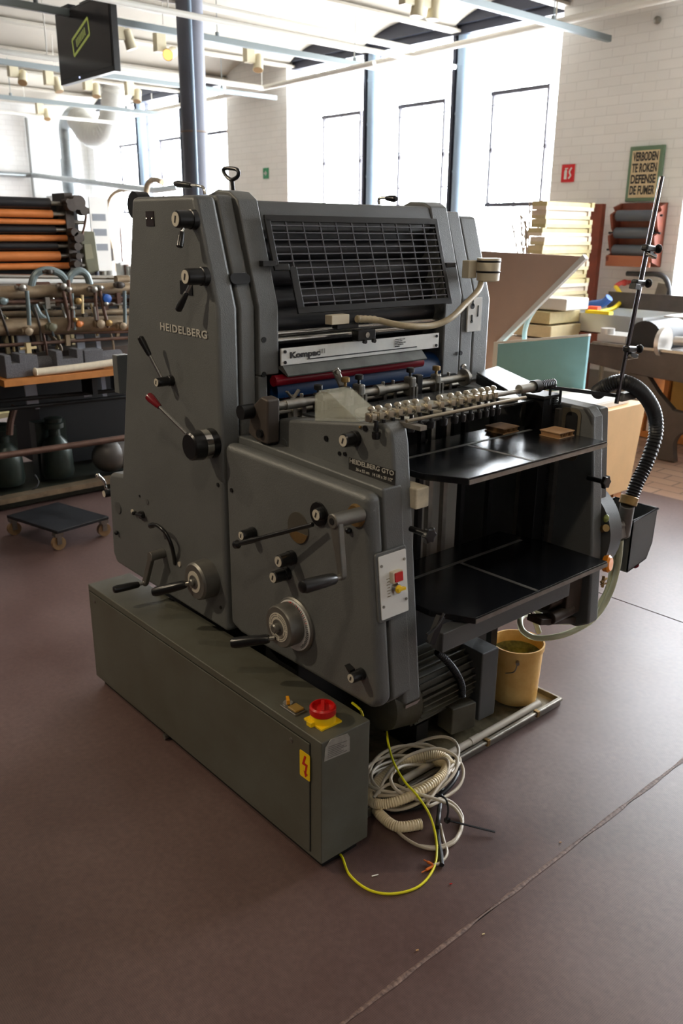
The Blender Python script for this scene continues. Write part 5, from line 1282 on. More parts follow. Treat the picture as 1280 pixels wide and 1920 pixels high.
# bent gripper arms
def arm(pts, r_=.0095, m=BROWNM, x_=-4.52, nm='gripper_arm'):
    return MB().tube(cat_rom([at(px, py, x=x_) for px, py in pts], 5), r_, 10).build(nm, m, LP)
arm([(50, 545), (53, 575), (55, 610)], .011, PIPEG); arm([(118, 545), (124, 570), (130, 605), (126, 620)]); arm([(128, 525), (130, 550), (135, 580), (136, 615)]); arm([(135, 550), (138, 590), (140, 618)], .008, PIPEG)
arm([(178, 548), (180, 575), (184, 612)]); arm([(187, 545), (193, 575), (203, 614)]); arm([(233, 545), (234, 600), (233, 612)], .010, PIPEG); arm([(176, 575), (180, 600)], .01, STEEL); arm([(154, 553), (155, 588)], .008, PALEW)
arm([(57, 545), (66, 515), (90, 506), (113, 514), (126, 530)], .02, PIPEG, -4.6, 'curved_pipe'); arm([(128, 528), (134, 514), (150, 508), (163, 517), (170, 540)], .02, PIPEG, -4.6, 'curved_pipe')
arm([(62, 570), (72, 590), (85, 602), (90, 615)], .022, PIPEG, -4.62, 'curved_pipe')
def boss(px, py, r_, m=STEEL, x_=-4.5, dd=.06):
    r_ *= .62; p = at(px, py, x=x_); return MB().lathe(p, V((-1, 0, 0)), [(0, r_*.5), (.004, r_), (dd, r_)], 14).cyl(p+V((-.03, -.03, 0)), p+V((-.03, .03, 0)), r_*.7, seg=12).build('clamp_boss', m, LP)
for a_ in ((43, 540, .03), (120, 537, .028, STEEL), (130, 543, .024), (178, 543, .028), (190, 540, .022), (228, 535, .03, CASTDK), (8, 565, .03, PIPEG), (55, 622, .035, TAN), (232, 612, .035, TAN), (100, 614, .035, GREENM), (137, 578, .018), (95, 510, .02, CASTDK), (200, 570, .022), (142, 600, .02, BRASS), (148, 565, .03, BRASS), (202, 560, .04, BLUEP), (150, 608, .028, ORING), (190, 608, .04, TAN), (205, 606, .03, BRASS)): boss(*a_)
# random links behind the arms, all part of the press mechanism
rnd = random.Random(3)
for i in range(34):
    y_ = rnd.uniform(1.55, 2.6); z_ = rnd.uniform(.93, 1.22); x_ = rnd.uniform(-4.95, -4.7)
    q = MB(); m_ = rnd.choice([BROWNM, TAN, STEEL, CASTDK, CASTDK, GREENM, PALEW])
    k = rnd.random()
    if k < .4: q.bar((x_, y_, z_), (x_, y_+rnd.uniform(-.05, .05), z_-rnd.uniform(.08, .2)), .02, .02)
    elif k < .7: q.cyl((x_, y_-.04, z_), (x_, y_+.04, z_), rnd.uniform(.02, .04), seg=14)
    else: q.tube(cat_rom([(x_, y_, z_), (x_+.03, y_+.05, z_-.08), (x_, y_+.03, z_-.18)], 4), .01, 8)
    q.build('linkage', m_, LP)
for i in range(26):
    y_ = rnd.uniform(1.5, 2.5); z_ = rnd.uniform(.88, 1.15); x_ = rnd.uniform(-4.66, -4.56)
    q = MB(); m_ = rnd.choice([BROWNM, TAN, STEEL, PIPEG, PALEW, CASTDK])
    if i % 2: q.tube(cat_rom([(x_, y_, z_+.08), (x_+.02, y_+.01, z_), (x_, y_+rnd.uniform(.02, .05), z_-.1)], 4), .007, 8)
    else: q.box(x_, x_+.03, y_, y_+.025, z_-.03, z_+.03).cyl((x_+.01, y_-.03, z_), (x_+.01, y_+.06, z_), .008, seg=10)
    q.build('adjusting_link', m_, LP)
# dark bed and lower frame
MB().box(-5.5, -4.95, .9, 2.75, .50, 1.20).build('machine_bed', VDARK, LP)
MB().box(-5.2, -4.72, .9, 2.8, .76, .84).build('bed_casting', CASTDK, LP)
MB().box(-5.5, -5.0, 1.95, 2.8, .1, .78).build('lower_frame', VDARK, LP)
MB().box(-5.35, -4.62, .9, 2.9, .0, .06).build('base_casting', mat('greasy_green_base', (52, 56, 46), .5, .2, .4, 8), LP, bevel=.01)
MB().box(-4.66, -4.58, .9, 2.9, .045, .075).build('base_edge', TAN, LP)
for (px, w_px, top_, bot_, m_) in ((36, 7, 612, 735, GALV), (46, 3, 600, 740, STEEL), (147, 7, 615, 716, GALV), (180, 4, 612, 722, STEEL)):
    p0_, p1_ = at(px, top_, x=-4.66), at(px+14, bot_+55, x=-4.66)
    MB().bar(p0_, (p0_.x, p0_.y+.02, at(px, bot_+30, x=-4.66).z), .012, .0021*w_px*3.2, up=UY).build('hanging_strip', mat('pale_blue_grey_strip', (186, 192, 204), .5), LP)
def vac(px, py, sc=1.0):
    c = at(px, py, x=-4.8); q = MB()
    q.lathe((c.x, c.y, c.z-.24*sc), UZ, [(0, .09*sc), (.03*sc, .10*sc), (.16*sc, .095*sc), (.22*sc, .07*sc), (.26*sc, .035*sc), (.30*sc, .035*sc), (.31*sc, .058*sc), (.34*sc, .06*sc), (.345*sc, .05*sc), (.37*sc, .055*sc), (.38*sc, .02*sc)], 24)
    q.box(c.x-.14*sc, c.x-.05*sc, c.y-.1*sc, c.y+.1*sc, c.z-.3*sc, c.z+.1*sc)
    return q.build('air_pump', mat('dark_green_pump', (44, 54, 48), .35, .3, .2, 10), LP)
vac(103, 822, .95); vac(8, 835, .95)
c = at(205, 855, x=-4.75); MB().ball(c, .10, (1, 1.1, 1), 24).cyl(c+V((0, -.02, 0)), c+V((0, .25, 0)), .09, seg=24).build('round_motor', mat('dull_grey_motor', (92, 88, 84), .45, .2), LP)
MB().tube(cat_rom([at(65, 890, x=-4.7), at(72, 905, x=-4.68), at(60, 920, x=-4.66), at(40, 928, x=-4.66), at(0, 930, x=-4.66)], 5), .006, 8).build('floor_cable', BLACKM, LP)
MB().tube(cat_rom([at(28, 760, x=-4.7), at(20, 790, x=-4.7), at(18, 815, x=-4.7)], 5), .02, 8).build('suction_hose', BROWNM, LP)

# wooden shelf in front of the press with felt pieces and rolled cloth
pl0, pl1 = at(8, 722, x=-4.42), at(232, 695, x=-4.42)
zs = (pl0.z+pl1.z)/2
shf = thing('wooden_shelf', 'orange varnished wooden plank mounted along the front of the old press', 'shelf', (-4.52, 2.0, zs-.03))
MB().box(-4.64, -4.42, pl0.y, pl1.y+.35, zs-.018, zs+.018).build('plank', WOODO, shf, bevel=.002)
MB().box(-4.60, -4.46, pl0.y+.5, pl0.y+.53, zs-.12, zs-.018).box(-4.60, -4.46, pl1.y+.0, pl1.y+.03, zs-.12, zs-.018).build('shelf_brackets', BLACKM, shf)
ff_ = [((5, 45), 'c', 'speckled grey felt channel at the left end of the wooden shelf'), ((42, 70), 'r', 'speckled grey felt strip standing upright beside the channel on the shelf'), ((102, 152), 'c', 'speckled grey felt block behind the rolled cloth, left one'), ((156, 193), 'r', 'speckled grey felt block behind the rolled cloth, right one'), ((70, 105), 't', 'long rolled grey felt lying across the middle of the shelf'), ((196, 236), 't', 'rolled grey felt at the right end of the shelf beside the press tower')]
for (a_, b_), k_, lb in ff_:
    y0_, y1_ = at(a_, 690, x=-4.5).y, at(b_, 690, x=-4.5).y; zt0 = zs+.0185; q = MB(); h_ = .12 if k_ != 't' else .09
    if k_ == 'c':
        q.box(-4.57, -4.46, y0_, y1_, zt0, zt0+.075).box(-4.57, -4.46, y0_, y0_+.035, zt0+.07, zt0+h_).box(-4.57, -4.46, y1_-.035, y1_, zt0+.07, zt0+h_)
    elif k_ == 'r': q.box(-4.57, -4.47, y0_, y1_-.005, zt0, zt0+h_-.01)
    else: q.cyl((-4.56, y0_, zt0+.045), (-4.56, y1_, zt0+.045), .043, seg=20)
    q.build('felt_piece', FELT, label=lb, cat='felt', bevel=.004, group=None)
a_, b_ = at(68, 706, x=-4.44), at(232, 692, x=-4.44)
q = MB(); zc_ = zs+.018+.022
pts = cat_rom([(-4.445, a_.y, zc_), (-4.445, a_.y+.02, zc_), (-4.445, (a_.y+b_.y)/2, zc_+.004), (-4.45, b_.y, zc_+.012), (-4.45, b_.y+.2, zc_+.016)], 8)
q.tube(pts, lambda i: .021 if i > 2 else .017, 14); q.ball((-4.445, a_.y, zc_+.002), .024, (1, .5, 1), 12)
q.build('rolled_cloth', CLOTH, label='rolled cream cloth lying along the front edge of the wooden shelf', cat='cloth')

# platform dolly with black board
dz = .105
d0, d1, d2 = at(12, 966, z=dz), at(107, 996, z=dz), at(204, 968, z=dz)
d3 = d0+d2-d1
DL = thing('platform_dolly', 'low dolly with a scuffed black board on the floor in front of the old press', 'dolly', ((d0.x+d2.x)/2, (d0.y+d2.y)/2, 0))
MB().prism([V((p.x, p.y, dz-.016)) for p in (d0, d1, d2, d3)], (0, 0, .016)).build('black_board', mat('scuffed_black_board', (44, 46, 50), .35, .1, .5, 7, .1, 60, var2=(26, 27, 29)), DL, bevel=.003)
cen_ = (d0+d2)/2
for p in (d0, d1, d2, d3):
    r_ = p.lerp(V((cen_.x, cen_.y, dz)), .12)
    c_ = MB().cyl((r_.x-.012, r_.y, .034), (r_.x+.012, r_.y, .034), .034, seg=22).build('caster', mat('tan_caster', (150, 120, 84), .5), DL)
    MB().box(r_.x-.022, r_.x+.022, r_.y-.02, r_.y+.02, .070, dz-.016).box(r_.x-.018, r_.x-.014, r_.y-.012, r_.y+.012, .03, .075).box(r_.x+.014, r_.x+.018, r_.y-.012, r_.y+.012, .03, .075).build('caster_fork', STEEL, c_)
# crates seen below the old press
def crate(px, py, w_, h_, m, lb, x_=-6.2):
    c = at(px, py, x=x_); c.z = max(c.z, h_/2+.001)
    t = thing('storage_crate', lb, 'crate', (c.x, c.y, c.z-h_/2)); z0_ = c.z-h_/2
    MB().box(c.x-.25, c.x+.02, c.y-w_/2, c.y+w_/2, z0_, z0_+h_).build('crate_body', m, t, bevel=.01)
    MB().box(c.x-.27, c.x+.035, c.y-w_/2-.01, c.y+w_/2+.01, z0_+h_-.04, z0_+h_).build('crate_rim', m, t, bevel=.005)
    return t
q = at(60, 790, x=-6.3)
BT = thing('storage_bench', 'low pale wooden bench seen under the old press with crates on it', 'bench', (-6.3, 2.45, 0))
MB().box(-6.7, -6.0, 1.9, 3.0, .225, .26).build('bench_top', PALEW, BT, bevel=.003)
for x_ in (-6.65, -6.05):
    for y_ in (1.95, 2.95): MB().box(x_-.02, x_+.02, y_-.02, y_+.02, 0, .225).build('leg', PALEW, BT)
for (y_, w_, m_, lb) in ((2.20, .30, mat('sea_green_plastic', (84, 150, 110), .5), 'sea-green crate on the low bench under the old press'), (2.56, .22, mat('dusky_pink_plastic', (160, 116, 130), .5), 'dusky pink crate on the low bench, right of the green crate')):
    t = thing('storage_crate', lb, 'crate', (-6.25, y_, .2605)); MB().box(-6.4, -6.1, y_-w_/2, y_+w_/2, .2605, .42).build('crate_body', m_, t, bevel=.01); MB().box(-6.41, -6.09, y_-w_/2-.01, y_+w_/2+.01, .40, .44).build('crate_rim', m_, t, bevel=.004)

# far machines between the letterpress and the tower
def far_bench(px, py, x_, lb, seed):
    rnd = random.Random(seed); c = at(px, py, x=x_)
    t = thing('far_machine', lb, 'machine', (c.x, c.y, 0))
    MB().box(c.x-.4, c.x+.4, c.y-.3, c.y+.3, 0, .95).build('machine_base', mat('pale_green_grey', (150, 156, 148), .5), t, bevel=.01)
    MB().box(c.x-.45, c.x+.45, c.y-.35, c.y+.35, .95, .99).build('machine_top', mat('pale_steel_top', (200, 202, 200), .35, .4), t, bevel=.004)
    for i in range(16):
        x1, y1, h1 = c.x+rnd.uniform(-.35, .35), c.y+rnd.uniform(-.28, .28), rnd.uniform(.08, .3)
        q = MB(); r_ = rnd.uniform(.025, .06)
        (q.cyl((x1, y1, .99), (x1, y1, .99+h1), r_, seg=12) if rnd.random() < .6 else q.box(x1-r_, x1+r_, y1-r_, y1+r_, .99, .99+h1))
        q.build('machine_fitting', rnd.choice([WHITE, STEEL, CASTDK, BROWNM, GALV, PAPER]), t)
    return t
far_bench(225, 500, -9.9, 'blurred pale machine with small fittings, just left of the press tower', 4)
far_bench(222, 560, -8.5, 'blurred grey machine behind the gripper arms, beside the press tower edge', 8)
q = at(95, 560, x=-10.5); far_bench(60, 430, -11.5, 'blurred machine far behind the orange rollers near the left wall', 12)
# portable lamp posts
p_ = at(228, 470, x=-9.2)
MB().cyl((p_.x, p_.y, 1.1), (p_.x, p_.y, at(223, 425, x=-8.8).z), .012, seg=8).cyl((p_.x, p_.y, 0), (p_.x, p_.y, 1.1), .03, seg=10).build('slender_post', BROWNM, label='thin red-brown post standing near the left window', cat='post')
p_ = at(188, 440, x=-7.6)
t = thing('notice_stand', 'white notice board on a dark stand behind the green press cover', 'stand', (p_.x, p_.y, 0))
MB().box(p_.x-.01, p_.x+.01, p_.y-.09, p_.y+.09, p_.z-.32, p_.z+.33).build('white_board', PAPER, t)
MB().cyl((p_.x-.03, p_.y-.05, 0), (p_.x-.03, p_.y-.05, p_.z+.3), .02, seg=10).box(p_.x-.2, p_.x+.2, p_.y-.12, p_.y+.12, 0, .02).build('stand_post', DARKBL, t)
for k in range(3): MB().box(p_.x+.01, p_.x+.013, p_.y-.07, p_.y+.06, p_.z+.12-.13*k, p_.z+.18-.13*k).build('printed_block', mat('grey_print', (130, 134, 140), .6), t)

# ------------------------------------------------------------------ right background
# crate table with teal board and brown board
TBX0, TBX1, TBY0, TBY1, TBZ = -3.75, -2.27, 3.35, 4.12, .66
WB = thing('plywood_paper_box', 'pale plywood paper box on orange legs behind the press', 'box', ((TBX0+TBX1)/2, 3.75, 0))
MB().prism([(TBX0, TBY0, .17), (TBX1-.02, TBY0, .17), (TBX1+.02, TBY0, TBZ), (TBX0, TBY0, TBZ)], (0, TBY1-TBY0, 0)).build('plywood_body', PLY, WB, bevel=.004)
for x_ in (TBX0+.1, TBX1-.08):
    for y_ in (TBY0+.05, TBY1-.08): MB().box(x_-.04, x_+.04, y_-.04, y_+.04, 0, .17).build('leg', WOODO, WB)
q = MB(); rnd = random.Random(5)
PS = [(-2.47, 3.72, .34, .62, .035, 'white paper stack on the plywood box, beside the teal board')]
for x_, y_, w_, d_, h_, lb in PS:
    q = MB()
    for k in range(5): o_ = rnd.uniform(-.01, .01); q.box(x_-w_/2+o_, x_+w_/2+o_, y_-d_/2-o_, y_+d_/2-o_, TBZ+.001+h_*k/5, TBZ+.001+h_*(k+.97)/5)
    q.build('paper_stack', PAPER, label=lb, cat='paper')
k_ = [at(933, 645, y=4.01), at(1103, 631, y=4.01), at(1092, 735, y=4.01)]
zbt = TBZ+.001
tbd = thing('teal_board', 'teal painted board standing upright on the plywood box behind the drive side of the press', 'board', ((k_[0].x+k_[1].x)/2, 4.02, zbt))
MB().prism([V((k_[0].x, 4.01, zbt)), V((k_[2].x-.0, 4.01, zbt)), V((k_[1].x, 4.01, k_[1].z)), V((k_[0].x, 4.01, k_[0].z))], (0, .02, 0)).build('teal_panel', TEAL, tbd, bevel=.002)
MB().bar((k_[0].x-.012, 4.02, zbt), (k_[0].x-.012, 4.02, k_[0].z+.01), .03, .03, up=UX).bar((k_[0].x, 4.02, k_[0].z+.008), (k_[1].x, 4.02, k_[1].z+.008), .024, .012).build('white_edge_trim', PAPER, tbd)
# brown board: leans, its right edge slants
yb0, yb1 = 4.07, 4.07
B_ = [at(878, 600, y=yb0), at(930, 643, y=yb0), at(1094, 481, y=yb1), at(1000, 474, y=yb1), at(880, 468, y=yb1)]
bottom_l = V((B_[0].x-.1, 4.10, zbt)); bottom_r = V((B_[1].x, 4.10, zbt))
nb = V((0, 1, -.25)).normalized()
bb = thing('brown_board', 'large brown hardboard with a white slanting edge leaning behind the drive tower', 'board', (-3.1, 4.16, zbt))
poly_ = [V((B_[4].x-.25, 4.07, B_[4].z)), V((B_[2].x, 4.07, B_[2].z)), V((B_[1].x, 4.07, B_[1].z)), V((B_[1].x-.02, 4.07, zbt)), V((B_[4].x-.25, 4.07, zbt))]
MB().prism(poly_, (0, .02, 0)).build('brown_panel', BRBOARD, bb)
MB().bar(poly_[1]+V((.012, 0, .0)), poly_[2]+V((.012, 0, -.01)), .028, .03, up=UY).build('white_edge_strip', WHITE, bb)
MB().tube(cat_rom([at(1003, 578, y=4.1), at(990, 600, y=4.1), at(983, 625, y=4.1), at(984, 660, y=4.1)], 5), .014, 8).build('pale_prop', mat('pale_aqua_prop', (200, 222, 220), .5), bb)
# stack of pale wooden trays
ST0 = at(1026, 376, y=5.9); ST1 = at(1114, 380, x=ST0.x)
TRW = [mat('tray_wood_a', (208, 192, 150), .6, 0, .10, 9), mat('tray_wood_b', (216, 200, 178), .6, 0, .08, 9), mat('tray_wood_c', (192, 176, 128), .6, 0, .14, 9)]
zz_ = .001; i = 0; rnd = random.Random(11)
ztop = ST0.z
DKB = MB().box(at(1100, 400, y=6.80).x, at(1127, 400, y=6.80).x, 6.80, 6.86, .0, at(1125, 382, y=6.8).z).build('red_brown_board', DKWOOD, label='dark red-brown board standing behind the tall stack of trays', cat='board')
N_ = 26; hh_ = (ztop-.001)/N_
first = None
for i in range(N_):
    z0_ = .001+hh_*i; dx = rnd.uniform(-.02, .02)+(.0 if i > 16 else .02)
    if i in (9, 20, 23): dx += .01
    x0_, x1_ = ST0.x-.14+dx, ST0.x+dx; ya_, yb_ = 5.9+rnd.uniform(-.02, .02), ST1.y+rnd.uniform(-.03, .03)
    t = thing('type_tray', '%s wooden tray in the tall stack beside the window, tray %s' % (['pale yellow', 'cream', 'olive yellow'][i % 3], ['at the very bottom', 'second from the bottom', 'third from the bottom', 'fourth from the bottom', 'fifth from the bottom', 'sixth from the bottom', 'seventh from the bottom', 'eighth from the bottom', 'ninth from the bottom', 'tenth from the bottom', 'eleventh from the bottom', 'twelfth from the bottom', 'thirteenth from the bottom', 'thirteenth from the top', 'twelfth from the top', 'eleventh from the top', 'tenth from the top', 'ninth from the top', 'eighth from the top', 'seventh from the top', 'sixth from the top', 'fifth from the top', 'fourth from the top', 'third from the top', 'second from the top', 'at the very top'][i]), 'tray', ((x0_+x1_)/2, 6.2, z0_), 'trays in the tall stack')
    MB().box(x0_, x1_, ya_, yb_, z0_, z0_+hh_*.42).build('tray_board', TRW[i % 3], t)
    MB().box(x0_, x1_-.03, ya_, yb_, z0_+hh_*.42, z0_+hh_*.98).box(x1_-.03, x1_+.004, ya_, ya_+.03, z0_+hh_*.42, z0_+hh_*.98).box(x1_-.03, x1_+.004, yb_-.04, yb_, z0_+hh_*.42, z0_+hh_*.98).box(x1_-.03, x1_-.008, ya_+.03, yb_-.04, z0_+hh_*.42, z0_+hh_*.9).build('tray_frame', TRW[(i+1) % 3], t)
# lower bundles in front of the stack
c0 = at(985, 575, y=5.7); c1_ = at(1062, 575, y=5.7)
for i in range(9):
    z1_ = c0.z*(i+1)/9; z0_ = c0.z*i/9+.001
    MB().box(c0.x+.03*(i % 2)-.1, c1_.x-.02*(i % 3), 5.55, 5.95, z0_, z1_-.012).build('paper_bundle', TRW[(i*2+1) % 3], label='tan wrapped bundle in the low stack before the trays, %s' % ['at the floor', 'next above the floor', 'third up', 'fourth up', 'in the middle', 'fourth from the top', 'third from the top', 'next to the top', 'on the very top'][i], cat='bundle', group='bundles in the low stack', bevel=.006)
MB().box(c0.x+.05, c0.x+.45, 5.6, 5.9, c0.z+.001, c0.z+.09).build('plastic_tub', mat('cloudy_white_tub', (214, 210, 200), .4), label='cloudy white plastic tub on the low stack of bundles', cat='tub', bevel=.01)
# steel sink
s0, s1 = at(1052, 583, y=5.95), at(1205, 600, y=5.95)
SK = thing('wash_sink', 'stainless steel wash sink against the white wall', 'sink', ((s0.x+s1.x)/2, 6.3, 0))
sz0, sz1 = at(1045, 613, y=5.95).z, s0.z
q = MB()
q.box(s0.x, s1.x, 5.95, 5.965, sz0, sz1).box(s0.x, s1.x, 6.6, 6.615, sz0, sz1).box(s0.x, s0.x+.015, 5.965, 6.6, sz0, sz1).box(s1.x-.015, s1.x, 5.965, 6.6, sz0, sz1).box(s0.x, s1.x, 5.95, 6.615, sz0-.01, sz0)
q.build('sink_basin', mat('bright_stainless', (214, 216, 216), .22, .6), SK)
MB().box(s0.x, s1.x, 6.615, 6.63, sz0, sz1+.13).build('splash_back', CASTDK, SK)
for x_ in (s0.x+.04, s1.x-.04):
    for y_ in (6.0, 6.57): MB().cyl((x_, y_, 0), (x_, y_, sz0), .02, seg=12).build('leg', STEEL, SK)
MB().box(s0.x+.1, s0.x+.7, 5.93, 6.1, sz0-.13, sz0-.02).build('red_drawer', DKWOOD, SK)
tp = at(1170, 530, y=6.9)
MB().tube(cat_rom([(tp.x, 6.99, tp.z), (tp.x, 6.85, tp.z), (tp.x-.02, 6.80, tp.z-.03)], 4), .02, 10).ball((tp.x, 6.9, tp.z), .03, seg=10).build('red_tap', mat('red_tap', (190, 60, 50), .4), SK)
yh = cat_rom([(tp.x-.02, 6.80, tp.z-.03), at(1165, 560, y=6.7), at(1150, 578, y=6.5), at(1120, 585, y=6.3), at(1100, 588, y=6.2)], 6)
MB().tube(yh, .018, 10).build('yellow_hose', YHOSE, label='yellow hose hanging from the red tap into the sink', cat='hose')
MB().tube(cat_rom([at(1095, 578, y=6.3), at(1110, 571, y=6.3), at(1130, 568, y=6.3), at(1142, 558, y=6.3)], 5), .035, 10).build('blue_bottle', BLUEP, label='blue plastic bottle lying over the sink', cat='bottle')
MB().box(at(1105, 580, y=6.0).x, at(1150, 580, y=6.0).x, 5.94, 6.0, sz1+.001, sz1+.025).build('yellow_sponge', YHOSE, label='flat yellow scraper on the front rim of the sink', cat='scraper')
MB().box(at(1100, 580, y=6.0).x, at(1118, 580, y=6.0).x, 6.01, 6.06, sz1+.001-.0, sz1+.05).build('red_sponge', mat('orange_red_sponge', (216, 84, 60), .7), label='small orange-red sponge on the sink behind the yellow scraper', cat='sponge')
# black hose on the wall and leaning board
hz = [at(1175, 513, y=6.93), at(1200, 514, y=6.93), at(1235, 515, y=6.93), at(1250, 528, y=6.93), at(1254, 560, y=6.93), at(1246, 600, y=6.93)]
MB().tube(cat_rom(hz, 6), .022, 10).build('wall_hose', mat('black_wall_hose', (52, 52, 56), .5), label='black pipe bending down the white wall right of the sink', cat='pipe')
a_ = at(1236, 533, y=6.85)
MB().bar(V((a_.x, 6.93, a_.z)), V((a_.x-.12, 6.72, .02)), .10, .03, up=UY).build('leaning_plank', mat('weathered_grey_plank', (104, 96, 88), .7, 0, .2, 10), label='weathered grey plank leaning on the wall right of the sink', cat='plank')
# cast iron proof press
y_ = 5.45
p = [at(1100, 640, y=y_), at(1300, 672, y=y_), at(1300, 715, y=y_), at(1235, 710, y=y_), at(1170, 695, y=y_), at(1100, 690, y=y_)]
CPz1, CPz0 = .745, .55
CP = thing('proof_press', 'dark cast-iron proof press with curved legs at the right', 'press', (-2.8, 5.7, 0))
xl_, xr_ = at(1098, 660, y=y_).x, -1.9
MB().prism([(xl_, y_, CPz1), (xr_, y_, CPz1), (xr_, y_, CPz0), (xl_+.9, y_, CPz0), (xl_+.35, y_, CPz0+.02), (xl_, y_, CPz0+.06)], (0, .5, 0)).build('bed', CASTDK, CP, bevel=.006)
MB().box(xl_+.05, xr_, y_-.012, y_+.03, CPz1-.0, CPz1+.018).build('polished_rail', STEEL, CP)
def leg(sgn, xx):
    y0_ = y_+.02
    c_ = cat_rom([(xx-.33*sgn, y0_, CPz0+.02), (xx-.30*sgn, y0_, CPz0-.08), (xx-.12*sgn, y0_, .36), (xx-.03*sgn, y0_, .22), (xx+.0*sgn, y0_, .10), (xx+.03*sgn, y0_, .0)], 6)
    d_ = cat_rom([(xx+.16*sgn, y0_, .0), (xx+.14*sgn, y0_, .14), (xx+.2*sgn, y0_, .22), (xx+.34*sgn, y0_, .27)], 6)
    pts = c_+d_+[V((xx+.34*sgn, y0_, .34)), V((xx+.10*sgn, y0_, .36)), V((xx-.02*sgn, y0_, .46)), V((xx-.12*sgn, y0_, CPz0+.02))]
    o = MB().prism(pts, (0, .06, 0)).build('curved_leg', CASTDK, CP, bevel=.006)
    MB().tube([p+V((0, -.004, 0)) for p in c_], .012, 8).build('leg_moulding', mat('worn_leg_edge', (150, 140, 128), .4, .4), o)
leg(1, at(1228, 800, y=y_).x)
MB().cyl((xl_+.42, y_+.05, CPz1+.06), (xl_+.42, y_+.45, CPz1+.06), .13, seg=36).build('impression_drum', DARK, CP)
MB().cyl((xl_+.62, y_+.1, CPz1+.07), (xl_+1.0, y_+.1, CPz1+.09), .03, seg=18).cyl((xl_+.55, y_+.05, CPz1+.06), (xl_+.58, y_+.05, CPz1+.06), .10, seg=24).build('pale_crank', mat('pale_metal', (200, 196, 190), .35, .5), CP)
MB().box(xl_+1.0, xr_, y_+.05, y_+.4, CPz1+.019, CPz1+.16).build('black_carriage', mat('black_carriage', (46, 46, 52), .5), CP, bevel=.006)
MB().box(xl_+1.0, xr_, y_+.03, y_+.42, CPz1+.161, CPz1+.18).build('carriage_cover', TAN, CP)
MB().box(xl_+.05, xl_+.28, y_+.05, y_+.3, CPz1+.019, CPz1+.07).cyl((xl_+.1, y_+.1, CPz1+.06), (xl_+.1, y_+.1, CPz1+.11), .05, seg=16).build('ink_slab', mat('pale_slab', (190, 186, 180), .4, .3), CP)
# white tray on a stand beside the far window
a_ = at(1216, 605, y=6.2); a_.x = max(a_.x, s1.x+.05)
t = thing('white_tub', 'white plastic tub on a bench at the right edge, in front of the window', 'tub', (a_.x+.3, 6.35, 0))
MB().prism([(a_.x+.04, 6.22, .78), (a_.x+.75, 6.22, .78), (a_.x+.8, 6.22, .90), (a_.x, 6.22, .90)], (0, .4, 0)).build('tub_body', WHITE, t, bevel=.01)
MB().box(a_.x-.02, a_.x+.82, 6.2, 6.64, .90, .915).build('tub_rim', WHITE, t)
MB().box(a_.x-.02, a_.x+.85, 6.2, 6.66, .74, .779).box(a_.x-.02, a_.x+.02, 6.4, 6.44, 0, .74).box(a_.x+.78, a_.x+.82, 6.4, 6.44, 0, .74).box(a_.x+.78, a_.x+.82, 6.6, 6.64, 0, .74).box(a_.x-.02, a_.x+.02, 6.6, 6.64, 0, .74).build('bench_frame', PALEW, t)
# orange slatted rack with rolled stock
RX0, RX1 = at(1205, 730, y=6.02).x, -1.9
RK = thing('slatted_rack', 'orange wooden slatted rack under the proof press', 'rack', ((RX0+RX1)/2, 6.15, 0))
for i in range(9):
    x_ = RX0+i*.17; MB().box(x_, x_+.035, 6.02, 6.3, .04, .68).build('slat', WOODO, RK)
MB().box(RX0, RX0+1.4, 6.02, 6.3, 0, .045).box(RX0, RX0+1.4, 6.27, 6.3, .6, .68).build('rack_frame', WOODO, RK)
rc_l = ['cream', 'mustard', 'white']
for i in range(8):
    x_ = RX0+.04+i*.17; m_ = [PAPER, mat('mustard_block', (196, 160, 84), .6), mat('cream_block', (220, 206, 170), .6)][i % 3]
    o = MB().box(x_+.01, x_+.118, 6.04, 6.26, .046, .30+.1*((i*5) % 3)).build('wrapped_block', m_, label='%s wrapped block standing in the orange slatted rack, %s' % (['white', 'mustard', 'cream'][i % 3], ['in its first gap', 'in its second gap', 'in its third gap', 'in its fourth gap', 'in its fifth gap', 'in its sixth gap', 'in its seventh gap', 'in its last gap'][i]), cat='block', group='blocks in the slatted rack', bevel=.008)
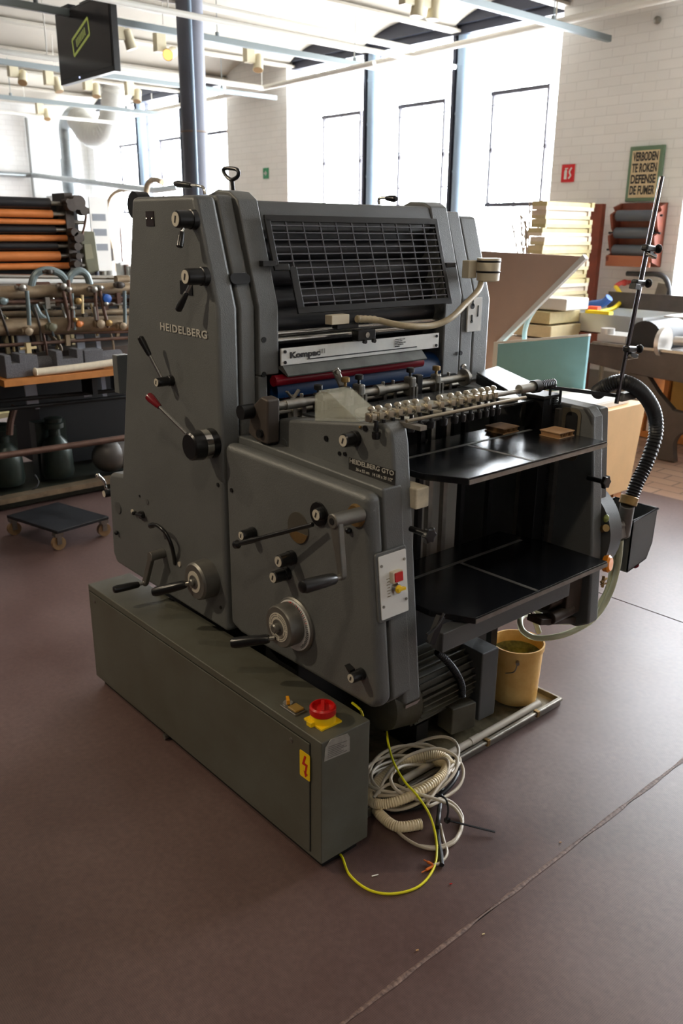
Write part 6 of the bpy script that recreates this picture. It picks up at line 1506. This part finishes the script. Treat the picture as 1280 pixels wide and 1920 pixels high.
# dry branches and a paper cone on the window sill side
a_ = at(985, 470, y=6.75)
t = thing('dried_branches', 'dried branches standing in a pot in front of the window right of the drive tower', 'plant', (a_.x, 6.75, 0))
MB().lathe((a_.x, 6.75, 0), UZ, [(0, .12), (.5, .16), (.55, .16), (.55, .13), (.5, .12)], 20).build('pot', GALV, t)
q = MB(); rnd = random.Random(2)
for (e_) in ((993, 378), (975, 395), (960, 420), (985, 405), (990, 432)):
    e = at(*e_, y=6.75); q.tube(cat_rom([(a_.x-.05, 6.75, .5), (a_.x+rnd.uniform(-.08, .04), 6.75, 1.0), e], 5), .008, 6)
    for k in range(4): b = V((a_.x, 6.75, 1.0)).lerp(e, .4+k*.15); q.tube([b, b+V((rnd.uniform(-.08, .08), 0, .09))], .006, 6)
q.build('branches', mat('pale_dry_twigs', (150, 136, 122), .7), t)

# ------------------------------------------------------------------ light
w = bpy.data.worlds.new('sky'); S.world = w; w.use_nodes = True
bg = w.node_tree.nodes['Background']; bg.inputs['Color'].default_value = (.90, .95, 1.0, 1); bg.inputs['Strength'].default_value = WSTR
for a, b in wins:
    L = bpy.data.lights.new('window_portal', 'AREA'); L.shape = 'RECTANGLE'; L.size = b-a; L.size_y = ZW-ZS
    o = bpy.data.objects.new('window_portal', L); C.objects.link(o); o.location = ((a+b)/2, YG+.12, (ZS+ZW)/2); o.rotation_euler = (math.radians(-90), 0, 0)
    L.cycles.is_portal = True
def lampspot(loc, target, power, col=(1, .80, .56), size=70, blend=.5, rad=.04, name='track_and_fill_lamp'):
    L = bpy.data.lights.new(name, 'SPOT'); L.energy = power; L.color = col; L.spot_size = math.radians(size); L.spot_blend = blend; L.shadow_soft_size = rad
    o = bpy.data.objects.new(name, L); C.objects.link(o); o.location = V(loc)
    o.rotation_euler = (V(target)-V(loc)).to_track_quat('-Z', 'Y').to_euler()
for l in LAMPS: lampspot(*l[:3], **(l[3] if len(l) > 3 else {}))
S.view_settings.view_transform = 'Standard'; S.view_settings.look = 'None'; S.view_settings.gamma = 1; S.view_settings.use_curve_mapping = False
S.view_settings.exposure = EXPO
try:
    S.cycles.use_denoising = True; S.cycles.max_bounces = 10; S.cycles.diffuse_bounces = 5; S.cycles.glossy_bounces = 4; S.cycles.transparent_max_bounces = 12
    S.cycles.caustics_reflective = False; S.cycles.caustics_refractive = False; S.cycles.sample_clamp_indirect = 8
except Exception: pass
